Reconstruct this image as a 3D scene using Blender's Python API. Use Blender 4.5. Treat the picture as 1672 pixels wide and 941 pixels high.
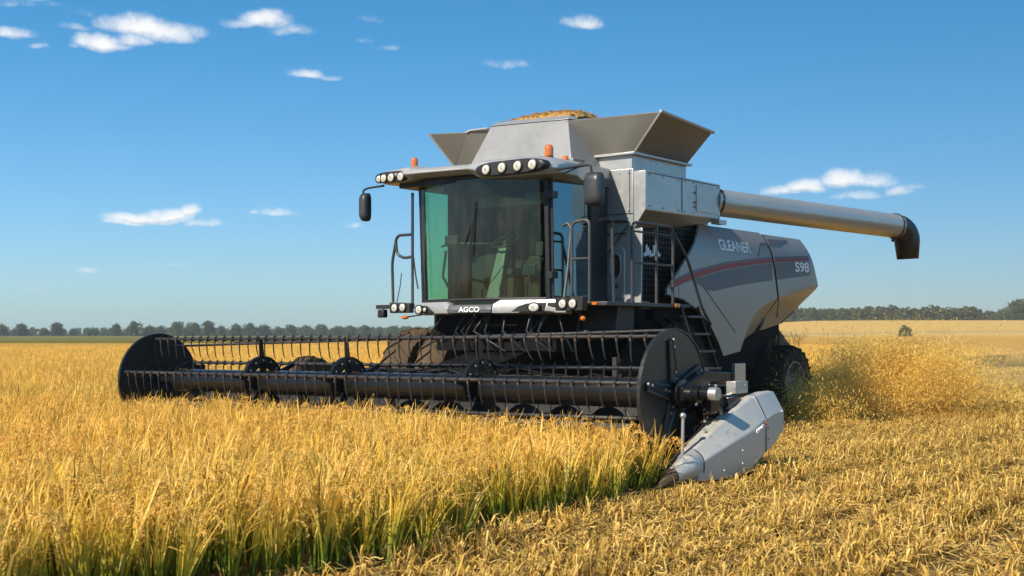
import bpy, bmesh, math, random
import numpy as np
from mathutils import Vector, Matrix, noise as mnoise

R = math.radians
rnd = random.Random(7)
rs = np.random.RandomState(11)
scene = bpy.context.scene
for o in list(bpy.data.objects):
    bpy.data.objects.remove(o, do_unlink=True)
COL = scene.collection

# ------------------------------------------------------------------ camera
CAMH = 1.61
cam = bpy.data.cameras.new('camera')
camo = bpy.data.objects.new('camera', cam)
COL.objects.link(camo)
camo.location = (0, 0, CAMH)
camo.rotation_euler = (R(90), 0, 0)
cam.sensor_width = 36
cam.lens = 43.06
cam.shift_y = 0.0446
cam.clip_start = 0.1
cam.clip_end = 6000
cam.dof.use_dof = True
cam.dof.focus_distance = 15.5
cam.dof.aperture_fstop = 3.2
scene.camera = camo
scene.render.resolution_x, scene.render.resolution_y = 1024, 576

# ------------------------------------------------------------------ light
SUN_AZ = Vector((-0.75, -0.66)).normalized()
SUN_EL = R(39)
sd = Vector((SUN_AZ.x * math.cos(SUN_EL), SUN_AZ.y * math.cos(SUN_EL), math.sin(SUN_EL)))
sl = bpy.data.lights.new('sun', 'SUN')
sl.energy = 4.7
sl.angle = R(0.53)
sl.color = (1.0, 0.93, 0.82)
so = bpy.data.objects.new('sun', sl)
COL.objects.link(so)
so.rotation_euler = sd.to_track_quat('Z', 'Y').to_euler()

scene.view_settings.view_transform = 'Standard'
scene.view_settings.look = 'None'
scene.view_settings.exposure = 0.55
scene.view_settings.gamma = 1.0
scene.render.engine = 'CYCLES'
cy = scene.cycles
cy.use_denoising = True
cy.max_bounces = 7
cy.diffuse_bounces = 3
cy.glossy_bounces = 3
cy.transmission_bounces = 4
cy.transparent_max_bounces = 12
cy.volume_bounces = 1
cy.volume_step_rate = 2.0
cy.volume_max_steps = 64
cy.caustics_reflective = False
cy.caustics_refractive = False

# ------------------------------------------------------------------ node helpers
class NT:
    def __init__(s, tree):
        s.t = tree
    def n(s, typ, ins=None, **props):
        nd = s.t.nodes.new(typ)
        for k, v in props.items():
            setattr(nd, k, v)
        for k, v in (ins or {}).items():
            s.put(nd.inputs[k], v)
        return nd
    def put(s, sock, v):
        if isinstance(v, bpy.types.NodeSocket):
            s.t.links.new(v, sock)
        elif isinstance(v, bpy.types.Node):
            s.t.links.new(v.outputs[0], sock)
        else:
            if hasattr(sock.default_value, '__len__') and len(sock.default_value) == 4 and len(v) == 3:
                v = (*v, 1)
            sock.default_value = v
    def m(s, op, a, b=0.0, c=None, clamp=False):
        nd = s.n('ShaderNodeMath', operation=op, use_clamp=clamp)
        s.put(nd.inputs[0], a); s.put(nd.inputs[1], b)
        if c is not None: s.put(nd.inputs[2], c)
        return nd.outputs[0]
    def mix(s, f, a, b, mode='MIX'):
        nd = s.n('ShaderNodeMix', data_type='RGBA', blend_type=mode)
        s.put(nd.inputs['Factor'], f)
        s.put(nd.inputs[6], a); s.put(nd.inputs[7], b)
        return nd.outputs[2]
    def noise(s, scale, detail=4, rough=0.55, vec=None, dist=0.0):
        nd = s.n('ShaderNodeTexNoise')
        nd.inputs['Scale'].default_value = scale
        nd.inputs['Detail'].default_value = detail
        nd.inputs['Roughness'].default_value = rough
        nd.inputs['Distortion'].default_value = dist
        if vec is not None: s.put(nd.inputs['Vector'], vec)
        return nd.outputs['Fac']
    def ramp(s, f, lo, hi, a=0.0, b=1.0):
        nd = s.n('ShaderNodeMapRange', clamp=True, interpolation_type='SMOOTHSTEP')
        s.put(nd.inputs[0], f)
        for i, v in enumerate((lo, hi, a, b)):
            s.put(nd.inputs[i + 1], v)
        return nd.outputs[0]

# ------------------------------------------------------------------ sky
world = bpy.data.worlds.new('World')
scene.world = world
world.use_nodes = True
wt = NT(world.node_tree)
world.node_tree.nodes.clear()
sky = wt.n('ShaderNodeTexSky', sky_type='NISHITA', sun_disc=False)
sky.sun_elevation = SUN_EL
sky.sun_rotation = -math.atan2(SUN_AZ.x, SUN_AZ.y)
sky.altitude = 0
sky.air_density = 1.0
sky.dust_density = 0.35
sky.ozone_density = 2.6
SKY_STR = 0.069
geo = wt.n('ShaderNodeTexCoord')
sep = wt.n('ShaderNodeSeparateXYZ', {0: geo.outputs['Generated']})
az = wt.m('ARCTAN2', sep.outputs[0], sep.outputs[1])
el = wt.m('ARCSINE', sep.outputs[2])
# every cloud of the sky: azimuth, elevation, half width, half height (degrees), tilt, strength
CLOUDS = [(-22.05, 14.5, 1.5, .42, -.10, .9), (-22.3, 14.1, 2.0, .25, 0, .35),
          (-16.6, 13.35, 2.3, .60, -.06, 1.0), (-17.3, 12.85, 1.0, .4, 0, .8),
          (-18.6, 12.6, 1.5, .48, 0, 1.0), (-22.2, 12.8, 1.2, .32, 0, .85), (-21.3, 12.3, .5, .2, 0, .6),
          (-19.6, 13.2, 1.0, .22, 0, .5), (-19.8, 12.4, .5, .2, 0, .5), (-14.8, 13.4, 1.3, .35, 0, .55), (-19.2, 13.9, .8, .25, 0, .3),
          (-11.3, 14.0, 1.5, .50, 0, .9), (-10.2, 13.6, 1.3, .32, 0, .55), (-12.1, 13.9, 1.5, .3, 0, .6), (-6.6, 14.3, .9, .25, 0, .35),
          (-5.8, 13.0, .8, .22, 0, .45), (-6.8, 13.3, .6, .2, 0, .3),
          (-9.5, 11.7, 1.0, .26, 0, .7), (-8.4, 11.6, .7, .2, 0, .6), (-9.9, 11.9, .8, .15, 0, .35),
          (3.3, 14.2, 1.1, .38, -.05, .75), (2.9, 14.4, .7, .2, 0, .4), (-.3, 12.45, 1.5, .25, 0, .42),
          (-16.6, 5.1, 2.0, .30, .0, 1.0), (-15.7, 5.25, 1.3, .42, .12, 1.0), (-14.8, 5.5, .65, .42, .25, .95), (-14.2, 4.9, 1.0, .26, 0, .6), (-17.4, 4.95, 1.0, .2, 0, .8),
          (-10.6, 5.55, .9, .26, 0, .75), (-11.6, 5.55, .4, .16, 0, .5),
          (-18.9, 2.8, .75, .2, 0, .6), (-15.5, 3.1, .8, .15, 0, .4), (-16.7, 3.15, .4, .12, 0, .35), (-21.5, 1.95, .5, .14, 0, .3),
          (-7.4, 4.95, .6, .18, 0, .5), (-6.9, 3.9, .5, .15, 0, .35),
          (13.5, 6.6, 1.3, .42, .02, 1.0), (12.7, 6.45, 1.2, .3, 0, .85), (15.1, 6.85, 1.3, .5, .05, .95), (16.3, 6.85, 1.3, .45, -.05, .6),
          (15.6, 6.2, 1.2, .26, 0, .6), (17.4, 6.3, .9, .32, 0, .6), (18.1, 6.4, .6, .2, 0, .45)]
dn1 = wt.n('ShaderNodeTexNoise'); dn1.inputs['Scale'].default_value = 26; dn1.inputs['Detail'].default_value = 6
wt.put(dn1.inputs['Vector'], geo.outputs['Generated'])
ds = wt.n('ShaderNodeSeparateColor', {0: dn1.outputs['Color']})
dn2 = wt.n('ShaderNodeTexNoise'); dn2.inputs['Scale'].default_value = 70; dn2.inputs['Detail'].default_value = 6; dn2.inputs['Roughness'].default_value = .62
wt.put(dn2.inputs['Vector'], geo.outputs['Generated'])
azd = wt.m('ADD', wt.m('MULTIPLY', az, 180 / math.pi), wt.m('MULTIPLY', wt.m('SUBTRACT', ds.outputs[0], .5), 1.6))
eld = wt.m('ADD', wt.m('MULTIPLY', el, 180 / math.pi), wt.m('MULTIPLY', wt.m('SUBTRACT', ds.outputs[1], .5), .75))
total = None
under = None
for (ca, ce, ha, he, tl, st) in CLOUDS:
    ha *= 1.12; he *= 1.35; st *= .95
    dx = wt.m('SUBTRACT', azd, ca)
    dy = wt.m('SUBTRACT', wt.m('SUBTRACT', eld, ce), wt.m('MULTIPLY', dx, tl))
    qx = wt.m('POWER', wt.m('ABSOLUTE', wt.m('DIVIDE', dx, ha)), 2.0)
    # flat bases: the lower half is thinner than the upper one
    below = wt.m('LESS_THAN', dy, 0.0)
    qy = wt.m('POWER', wt.m('ABSOLUTE', wt.m('DIVIDE', dy, wt.m('SUBTRACT', he, wt.m('MULTIPLY', below, he * .45)))), 2.0)
    g = wt.m('MULTIPLY', wt.m('SUBTRACT', 1.0, wt.m('ADD', qx, qy), clamp=True), st)
    ug = wt.m('MULTIPLY', g, wt.ramp(wt.m('DIVIDE', dy, he), .15, -.45))
    under = ug if under is None else wt.m('MAXIMUM', under, ug)
    total = g if total is None else wt.m('MAXIMUM', total, g)
body = wt.m('SUBTRACT', wt.m('MULTIPLY', total, 1.95), wt.m('MULTIPLY', wt.m('SUBTRACT', dn2.outputs['Fac'], .30), 1.8))
cmask = wt.ramp(body, -.1, 1.7, 0.0, .97)
# deep blue overhead, paler towards the horizon
skyc = wt.mix(1.0, sky.outputs[0], wt.mix(wt.ramp(el, 0.0, .28), (0.70, .97, 1.29), (0.36, 1.02, 1.32)), 'MULTIPLY')
skyc = wt.mix(wt.ramp(az, -.5, .2), wt.mix(1.0, skyc, (.84, .86, .86), 'MULTIPLY'), skyc)
cl = wt.mix(cmask, skyc, wt.mix(wt.ramp(wt.m('ADD', under, wt.m('MULTIPLY', wt.m('SUBTRACT', dn2.outputs['Fac'], .5), .8)), .1, .75), (10.4, 10.3, 10.2), (6.9, 7.4, 8.2)))
bg = wt.n('ShaderNodeBackground', {'Color': cl, 'Strength': SKY_STR})
wo = wt.n('ShaderNodeOutputWorld', {0: bg.outputs[0]})
world.cycles.sampling_method = 'MANUAL'
world.cycles.sample_map_resolution = 1024

# ------------------------------------------------------------------ materials
MATS = {}
def new_mat(name):
    m = bpy.data.materials.new(name)
    m.use_nodes = True
    m.node_tree.nodes.clear()
    MATS[name] = m
    t = NT(m.node_tree)
    out = t.n('ShaderNodeOutputMaterial')
    return m, t, out

def paint(name, col, rough=.4, metal=0.0, dust=.25, dust_col=(.36, .28, .17), scale=3.0, bump=.004, coat=0.0, var=.12, low_dust=0.0, streak=0.0, spec=.5):
    """weathered paint or bare metal: tone patches, dust speckle, scuffed gloss"""
    m, t, out = new_mat(name)
    tc = t.n('ShaderNodeTexCoord')
    v = tc.outputs['Object']
    n1 = t.noise(scale, 6, .6, v)
    n2 = t.noise(scale * 9, 5, .65, v)
    n3 = t.noise(scale * .35, 3, .5, v)
    tone = t.mix(n1, tuple(c * (1 - var) for c in col), tuple(min(1, c * (1 + var)) for c in col))
    d = t.ramp(t.m('ADD', t.m('MULTIPLY', n2, .6), t.m('MULTIPLY', n3, .5)), .5, .78, 0, dust)
    if low_dust:
        z = t.n('ShaderNodeSeparateXYZ', {0: v}).outputs[2]
        lo = t.m('MULTIPLY', t.ramp(z, 2.6, .5, 0, low_dust), t.ramp(n1, .25, .7, .4, 1))
        d = t.m('MAXIMUM', d, lo)
    if streak:
        mp = t.n('ShaderNodeMapping'); t.put(mp.inputs[0], v); mp.inputs['Scale'].default_value = (9, 9, .7)
        s1 = t.noise(1.6, 4, .6, mp.outputs[0])
        d = t.m('MAXIMUM', d, t.ramp(s1, .52, .8, 0, streak))
    c = t.mix(d, tone, dust_col)
    b = t.n('ShaderNodeBsdfPrincipled')
    t.put(b.inputs['Base Color'], c)
    t.put(b.inputs['Roughness'], t.m('ADD', t.m('MULTIPLY', n1, .22), t.m('ADD', t.m('MULTIPLY', d, .5), rough - .11), clamp=True))
    t.put(b.inputs['Metallic'], t.m('MULTIPLY', t.m('SUBTRACT', 1.0, d, clamp=True), metal))
    b.inputs['Coat Weight'].default_value = coat
    b.inputs['Specular IOR Level'].default_value = spec
    b.inputs['Coat Roughness'].default_value = .15
    if bump:
        bp = t.n('ShaderNodeBump'); bp.inputs['Strength'].default_value = .35; bp.inputs['Distance'].default_value = bump
        t.put(bp.inputs['Height'], t.m('ADD', n2, t.m('MULTIPLY', n1, 2.0)))
        t.put(b.inputs['Normal'], bp.outputs[0])
    t.put(out.inputs[0], b.outputs[0])
    return m

paint('silver', (.46, .455, .44), .36, .45, .30, (.40, .32, .20), 1.6, .003, low_dust=.0, streak=.22)
paint('body_grey', (.30, .29, .27), .36, .40, .45, (.50, .385, .22), 1.3, .003, low_dust=.85, streak=.5)
paint('panel_dark', (.10, .105, .115), .4, .2, .3, (.30, .24, .15), 1.5, .002, streak=.2)
paint('tank_steel', (.50, .49, .465), .32, .58, .28, (.30, .27, .20), 1.1, .003, streak=.3)
paint('tilt_shade_grey', (.25, .25, .25), .38, .3, .25, (.25, .21, .15), 1.1, .003, streak=.25)  # shade of the tilted tank front put into a darker base colour
paint('flare_steel', (.22, .21, .185), .40, .35, .35, (.26, .21, .14), 1.4, .003, streak=.35)
paint('auger_steel', (.46, .44, .40), .32, .55, .3, (.42, .32, .16), 2.2, .002, streak=.45)
paint('divider_paint', (.50, .49, .46), .32, .4, .45, (.46, .35, .20), 2.6, .003, low_dust=.30, streak=.5)
paint('black_paint', (.008, .008, .0085), .22, .0, .10, (.07, .05, .03), 3.0, .002, coat=.15)
paint('black_disc', (.017, .017, .016), .30, .0, .28, (.10, .08, .05), 2.0, .002, coat=.15)
paint('black_rough', (.006, .006, .006), .7, .0, .3, (.02, .015, .010), 4.0, .006, spec=.12)
paint('dark_frame', (.020, .020, .021), .45, .1, .35, (.10, .075, .045), 3.0, .002, spec=.35)
paint('rail_grey', (.055, .057, .06), .38, .3, .35, (.22, .18, .12), 3.0, .001)
paint('bar_steel', (.06, .06, .062), .3, .5, .35, (.22, .15, .08), 6.0, .001)
paint('tine_black', (.02, .02, .021), .35, .2, .35, (.16, .10, .05), 8.0, .001)
paint('rust_clip', (.085, .04, .018), .7, .1, .3, (.25, .15, .07), 20.0, .001)
paint('plastic_black', (.016, .016, .017), .45, .0, .15, (.10, .08, .05), 5.0, .001)
paint('mirror_shell', (.035, .036, .04), .4, .0, .2, (.13, .11, .08), 5.0, .001)
paint('rubber', (.028, .024, .019), .85, .0, .8, (.13, .09, .048), 3.0, .01, spec=.15)
paint('muddy_rubber', (.08, .058, .035), .9, .0, .8, (.17, .12, .07), 6.0, .03, spec=.1)
paint('rim_paint', (.17, .16, .145), .6, .1, .8, (.22, .17, .10), 3.0, .003)
paint('interior', (.085, .07, .035), .6, .0, .6, (.22, .14, .05), 5.0, .003)
paint('interior_light', (.16, .17, .15), .45, .1, .2, (.2, .16, .08), 4.0, .001)
paint('seat_cloth', (.022, .02, .014), .85, .0, .3, (.08, .06, .03), 9.0, .003)
paint('stripe_red', (.28, .018, .018), .4, .0, .25, (.25, .18, .12), 2.0, .001)
paint('lettering_white', (.90, .89, .86), .5, .0, .12, (.4, .34, .25), 6.0, .0)
paint('lettering_orange', (.55, .13, .05), .5, .0, .3, (.4, .3, .2), 6.0, .0)
paint('bolt_steel', (.5, .49, .46), .35, .7, .3, (.3, .22, .12), 12.0, .001)
paint('bark', (.06, .045, .03), .9, .0, .3, (.1, .08, .05), 3.0, .01)
paint('seam', (.012, .012, .012), .8, 0, .1, (.05, .04, .03), 3.0, 0)

def glass(name, tint, refl=.10, gloss=(.95, .98, 1.0), dirt=.06):
    m, t, out = new_mat(name)
    tr = t.n('ShaderNodeBsdfTransparent', {'Color': tint})
    gl = t.n('ShaderNodeBsdfGlossy', {'Color': gloss, 'Roughness': .03})
    g_ = t.n('ShaderNodeNewGeometry')
    dt = t.n('ShaderNodeVectorMath', {0: g_.outputs['Normal'], 1: g_.outputs['Incoming']}, operation='DOT_PRODUCT')
    k_ = t.m('POWER', t.m('SUBTRACT', 1.0, t.m('ABSOLUTE', dt.outputs['Value']), clamp=True), 5.0)
    f = t.m('ADD', t.m('MULTIPLY', k_, .9), refl, clamp=True)
    mx = t.n('ShaderNodeMixShader', {0: f, 1: tr.outputs[0], 2: gl.outputs[0]})
    df = t.n('ShaderNodeBsdfDiffuse', {'Color': (.38, .34, .22)})
    v = t.n('ShaderNodeTexCoord').outputs['Object']
    mp = t.n('ShaderNodeMapping'); t.put(mp.inputs[0], v); mp.inputs['Scale'].default_value = (2.2, 2.2, .6)
    nz = t.ramp(t.noise(2.0, 6, .7, mp.outputs[0]), .4, .8, dirt * .3, dirt * 2.2)
    mx2 = t.n('ShaderNodeMixShader', {0: nz, 1: mx.outputs[0], 2: df.outputs[0]})
    t.put(out.inputs[0], mx2.outputs[0])
    return m
glass('windshield_glass', (.60, .84, .66), .06, dirt=.04)
glass('side_glass', (.20, .45, .45), .22, (.6, .85, 1.0), .012)

def lens_mat(name, col, emit=0.0):
    m, t, out = new_mat(name)
    v = t.n('ShaderNodeTexCoord').outputs['Object']
    n1 = t.noise(60, 3, .6, v)
    b = t.n('ShaderNodeBsdfPrincipled')
    t.put(b.inputs['Base Color'], t.mix(t.ramp(n1, .35, .7), tuple(c * .72 for c in col), col))
    b.inputs['Roughness'].default_value = .12
    b.inputs['Coat Weight'].default_value = .8
    b.inputs['Coat Roughness'].default_value = .03
    t.put(out.inputs[0], b.outputs[0])
    return m
lens_mat('lamp_lens', (.80, .76, .62))
lens_mat('amber_lens', (.72, .17, .015))

def leafy(name, attr=True, col=None, trans=.35, rough=.6, var=.16, hue=(1.08, .96, .8), spec=.25):
    """plant tissue: vertex colour of the part, varied from plant to plant, partly letting light through"""
    m, t, out = new_mat(name)
    if attr:
        a = t.n('ShaderNodeAttribute', attribute_name='Col').outputs['Color']
    else:
        a = t.n('ShaderNodeRGB'); a.outputs[0].default_value = (*col, 1); a = a.outputs[0]
    oi = t.n('ShaderNodeObjectInfo').outputs['Random']
    pos = t.n('ShaderNodeNewGeometry').outputs['Position']
    big = t.noise(.22, 3, .5, pos)
    c = t.mix(t.ramp(big, .35, .68, 0, .65), a, t.mix(1.0, a, hue, 'MULTIPLY'))
    br = t.m('ADD', t.m('MULTIPLY', oi, 2 * var), 1 - var)
    vm = t.n('ShaderNodeVectorMath', operation='SCALE'); t.put(vm.inputs[0], c); t.put(vm.inputs['Scale'], br)
    b = t.n('ShaderNodeBsdfPrincipled', {'Base Color': vm.outputs[0], 'Roughness': rough})
    b.inputs['Specular IOR Level'].default_value = spec
    tl = t.n('ShaderNodeBsdfTranslucent', {'Color': vm.outputs[0]})
    mx = t.n('ShaderNodeMixShader', {0: trans, 1: b.outputs[0], 2: tl.outputs[0]})
    t.put(out.inputs[0], mx.outputs[0])
    return m
leafy('rice_leaf', trans=.32)
leafy('straw', trans=.25, hue=(.88, .88, .86))
leafy('tree_leaf', trans=.25, var=.3, hue=(1.15, 1.05, .7), spec=.1)
leafy('chaff', trans=.45, var=.1, hue=(1, 1, 1))

# ------------------------------------------------------------------ mesh builder
class MB:
    def __init__(s):
        s.v = []; s.f = []; s.c = []
    def add(s, vs, fs):
        o = len(s.v)
        s.v += [tuple(p) for p in vs]
        s.f += [tuple(i + o for i in f) for f in fs]
        return s
    def box(s, x0, x1, y0, y1, z0, z1):
        vs = [(x, y, z) for z in (z0, z1) for y in (y0, y1) for x in (x0, x1)]
        return s.add(vs, [(0, 2, 3, 1), (4, 5, 7, 6), (0, 1, 5, 4), (1, 3, 7, 5), (3, 2, 6, 7), (2, 0, 4, 6)])
    def loft(s, sections, close=True, caps=True):
        n = len(sections[0]); o = len(s.v)
        for sec in sections: s.v += [tuple(p) for p in sec]
        for i in range(len(sections) - 1):
            for j in range(n if close else n - 1):
                k = (j + 1) % n
                s.f.append((o + i * n + j, o + i * n + k, o + (i + 1) * n + k, o + (i + 1) * n + j))
        if caps and close:
            s.f.append(tuple(o + j for j in reversed(range(n))))
            s.f.append(tuple(o + (len(sections) - 1) * n + j for j in range(n)))
        return s
    def sheet(s, pts, t):
        """a plate: polygon pts (any plane) with thickness t along -normal"""
        P = [Vector(p) for p in pts]
        nrm = Vector((0, 0, 0))
        for i in range(len(P)):
            a, b = P[i], P[(i + 1) % len(P)]
            nrm += Vector(((a.y - b.y) * (a.z + b.z), (a.z - b.z) * (a.x + b.x), (a.x - b.x) * (a.y + b.y)))
        nrm.normalize()
        Q = [p - nrm * t for p in P]
        n = len(P); o = len(s.v)
        s.v += [tuple(p) for p in P + Q]
        s.f.append(tuple(o + i for i in range(n)))
        s.f.append(tuple(o + n + i for i in reversed(range(n))))
        for i in range(n):
            k = (i + 1) % n
            s.f.append((o + k, o + i, o + n + i, o + n + k))
        return s
    def tube(s, pts, r, seg=8, caps=True):
        P = [Vector(p) for p in pts]
        rr = r if hasattr(r, '__len__') else [r] * len(P)
        secs = []; up = None
        for i, p in enumerate(P):
            d = (P[min(i + 1, len(P) - 1)] - P[max(i - 1, 0)])
            d.normalize()
            if up is None:
                up = Vector((0, 0, 1)) if abs(d.z) < .9 else Vector((1, 0, 0))
            a = d.cross(up); a.normalize()
            b = a.cross(d); b.normalize(); up = b
            secs.append([p + (a * math.cos(2 * math.pi * j / seg) + b * math.sin(2 * math.pi * j / seg)) * rr[i] for j in range(seg)])
        return s.loft(secs, True, caps)
    def ring(s, c, axis, prof, seg=24):
        """lathe: prof = list of (offset along axis, radius), closed or open, about axis through c"""
        c = Vector(c); ax = Vector(axis).normalized()
        a = ax.orthogonal().normalized(); b = ax.cross(a)
        o = len(s.v); n = len(prof)
        for j in range(seg):
            th = 2 * math.pi * j / seg
            e = a * math.cos(th) + b * math.sin(th)
            s.v += [tuple(c + ax * h + e * r) for h, r in prof]
        for j in range(seg):
            k = (j + 1) % seg
            for i in range(n - 1):
                s.f.append((o + j * n + i, o + k * n + i, o + k * n + i + 1, o + j * n + i + 1))
        return s
    def disc(s, c, axis, r, h, seg=24):
        return s.ring(c, axis, [(-h / 2, 0.0005), (-h / 2, r), (h / 2, r), (h / 2, 0.0005)], seg)
    def ball(s, c, r, seg=12, sx=1, sy=1, sz=1):
        c = Vector(c); rows = seg // 2
        secs = []
        for i in range(rows + 1):
            ph = math.pi * i / rows
            rr = max(math.sin(ph), .01) * r; z = -math.cos(ph) * r
            secs.append([(c.x + rr * math.cos(2 * math.pi * j / seg) * sx, c.y + rr * math.sin(2 * math.pi * j / seg) * sy, c.z + z * sz) for j in range(seg)])
        return s.loft(secs)
    def build(s, name, mat, parent=None, bevel=0.0, smooth=None, sub=0):
        me = bpy.data.meshes.new(name)
        me.from_pydata(s.v, [], s.f)
        bm = bmesh.new(); bm.from_mesh(me)
        bmesh.ops.remove_doubles(bm, verts=bm.verts, dist=1e-5)
        bmesh.ops.recalc_face_normals(bm, faces=bm.faces)
        bm.to_mesh(me); bm.free()
        if s.c:
            pass
        o = bpy.data.objects.new(name, me)
        COL.objects.link(o)
        if isinstance(mat, str): mat = MATS[mat]
        me.materials.append(mat)
        if parent is not None: o.parent = parent
        if bevel:
            b = o.modifiers.new('bevel', 'BEVEL'); b.width = bevel; b.segments = 2; b.limit_method = 'ANGLE'; b.angle_limit = R(32)
            b.harden_normals = False
        if smooth is None: smooth = 35
        me.shade_smooth() if hasattr(me, 'shade_smooth') else None
        if smooth < 180:
            me.set_sharp_from_angle(angle=R(smooth))
        return o

def tag(o, label=None, cat=None, group=None, kind=None):
    if label: o['label'] = label
    if cat: o['category'] = cat
    if group: o['group'] = group
    if kind: o['kind'] = kind
    return o

def bolts(items, parent):
    for c_, ax, r_, h_, n_ in items:
        b_ = MB(); b_.disc(c_, ax, r_, h_, n_); b_.build('bolt', 'bolt_steel', parent)

def fillet(pts, r=.08, n=5):
    """round the corners of a bent pipe's path"""
    P = [Vector(p) for p in pts]; out = [P[0]]
    for i in range(1, len(P) - 1):
        a = (P[i - 1] - P[i]); b = (P[i + 1] - P[i])
        k = min(r, a.length * .45, b.length * .45)
        p0 = P[i] + a.normalized() * k; p1 = P[i] + b.normalized() * k
        for j in range(n + 1):
            t = j / n
            out.append(p0 * (1 - t) ** 2 + P[i] * 2 * t * (1 - t) + p1 * t * t)
    out.append(P[-1])
    return out

# ------------------------------------------------------------------ machine frame: x = to the machine's left, y = rearwards
MA = R(-38)
MO = Vector((-1.888, 16.369, 0))
def to_world(u, b, z=0.0):
    c, s_ = math.cos(MA), math.sin(MA)
    return (MO.x + u * c - b * s_, MO.y + u * s_ + b * c, z)
def to_machine(x, y):
    dx, dy = x - MO.x, y - MO.y
    c, s_ = math.cos(MA), math.sin(MA)
    return dx * c + dy * s_, -dx * s_ + dy * c

# ------------------------------------------------------------------ terrain
def hill(x, y):
    """ground height: flat near, a gentle rise far off to the right"""
    def ss(a, lo, hi):
        t = np.clip((a - lo) / (hi - lo), 0, 1); return t * t * (3 - 2 * t)
    return 7.2 * ss(y, 230, 520) * ss(x + .02 * y, 10, 150)

gx = np.concatenate([[-3500, -2000, -1200, -800, -600], np.arange(-450, 451, 25), [600, 800, 1200, 2000, 3500]]).astype(float)
gy = np.concatenate([[-300, -60, 0, 20, 40, 60, 80, 100, 130], np.arange(160, 700, 25), [800, 1000, 1500, 2500, 5000]]).astype(float)
XX, YY = np.meshgrid(gx, gy)
ZZ = hill(XX, YY)
nx, ny = len(gx), len(gy)
me = bpy.data.meshes.new('ground')
me.from_pydata(np.stack([XX.ravel(), YY.ravel(), ZZ.ravel()], 1).tolist(), [],
               [(j * nx + i, j * nx + i + 1, (j + 1) * nx + i + 1, (j + 1) * nx + i) for j in range(ny - 1) for i in range(nx - 1)])
me.shade_smooth()
ground = bpy.data.objects.new('ground', me); COL.objects.link(ground); tag(ground, kind='structure')
m, t, out = new_mat('soil')
pos = t.n('ShaderNodeNewGeometry').outputs['Position']
sp = t.n('ShaderNodeSeparateXYZ', {0: pos})
n1 = t.noise(1.3, 6, .65, pos); n2 = t.noise(22, 5, .7, pos); nb = t.noise(.02, 4, .5, pos)
mp = t.n('ShaderNodeMapping'); t.put(mp.inputs[0], pos); mp.inputs['Rotation'].default_value = (0, 0, R(38)); mp.inputs['Scale'].default_value = (2.2, .12, 1)
nr = t.noise(1.0, 4, .6, mp.outputs[0])
soil = t.mix(n2, (.07, .042, .016), (.27, .17, .055))
strawc = t.mix(nr, (.34, .21, .055), (.58, .38, .11))
near = t.mix(t.ramp(sp.outputs[1], 35, 75), soil, strawc)
nofs = t.m('MULTIPLY', t.m('SUBTRACT', nb, .5), 40.0)
yy = t.m('ADD', sp.outputs[1], nofs)
xx = t.m('ADD', sp.outputs[0], nofs)
green = t.mix(nr, (.11, .13, .03), (.20, .20, .06))
tan_ = t.mix(n1, (.52, .30, .07), (.60, .38, .10))
farc = t.mix(t.ramp(xx, 62, 80), green, tan_)
col = t.mix(t.ramp(yy, 285, 292), near, farc)
col = t.mix(t.m('MULTIPLY', t.ramp(yy, 330, 334), t.ramp(yy, 350, 346)), col, (.44, .30, .10))
b = t.n('ShaderNodeBsdfPrincipled', {'Base Color': col, 'Roughness': .95})
b.inputs['Specular IOR Level'].default_value = .1
bp = t.n('ShaderNodeBump', {'Height': t.m('ADD', n2, n1)}); bp.inputs['Distance'].default_value = .05; bp.inputs['Strength'].default_value = .8
t.put(b.inputs['Normal'], bp.outputs[0])
t.put(out.inputs[0], b.outputs[0])
me.materials.append(m)

# the far part of the standing crop: a closed canopy just under the tips of the plants
def crop_mat(name, c0, c1, c2):
    m, t, out = new_mat(name)
    pos = t.n('ShaderNodeNewGeometry').outputs['Position']
    n1 = t.noise(5.5, 6, .75, pos); n2 = t.noise(.35, 4, .6, pos); n3 = t.noise(.03, 3, .5, pos)
    c = t.mix(t.ramp(n1, .3, .7), c0, c1)
    c = t.mix(t.ramp(t.m('ADD', t.m('MULTIPLY', n2, .5), t.m('MULTIPLY', n3, .5)), .35, .65, 0, .6), c, c2)
    b = t.n('ShaderNodeBsdfPrincipled', {'Base Color': c, 'Roughness': .9})
    b.inputs['Specular IOR Level'].default_value = .1
    bp = t.n('ShaderNodeBump', {'Height': n1}); bp.inputs['Distance'].default_value = .25; bp.inputs['Strength'].default_value = 1
    t.put(b.inputs['Normal'], bp.outputs[0]); t.put(out.inputs[0], b.outputs[0])
    return m
crop_mat('canopy_gold', (.42, .22, .03), (.80, .46, .09), (.70, .37, .06))
crop_mat('canopy_green', (.12, .125, .022), (.24, .21, .05), (.22, .19, .045))

def field_slab(name, poly, z0, z1, mat, step=6.0):
    mb = MB()
    n = len(poly)
    top = [(x, y, float(hill(x, y)) + z1) for x, y in poly]
    bot = [(x, y, float(hill(x, y)) + z0) for x, y in poly]
    mb.loft([bot, top])
    o = mb.build(name, mat)
    return o

def far_poly():
    a = to_world(-5.2, 30); e = to_world(-5.2, 330)
    return [(-26, 34), (a[0], a[1]), (e[0], e[1]), (150, 284), (60, 282), (-20, 284), (-30, 130), (-300, 112), (-300, 60), (-60, 40)]
g = field_slab('crop_canopy', far_poly(), .02, .60, 'canopy_gold')
tag(g, 'golden crop running back to the far field edge', 'crop', kind='stuff')
g = field_slab('green_field', [(-420, 113), (-30, 132), (-22, 300), (-60, 430), (-420, 430)], .02, .78, 'canopy_green')
tag(g, 'green unripe crop strip in front of the tree line', 'crop', kind='stuff')

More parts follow.
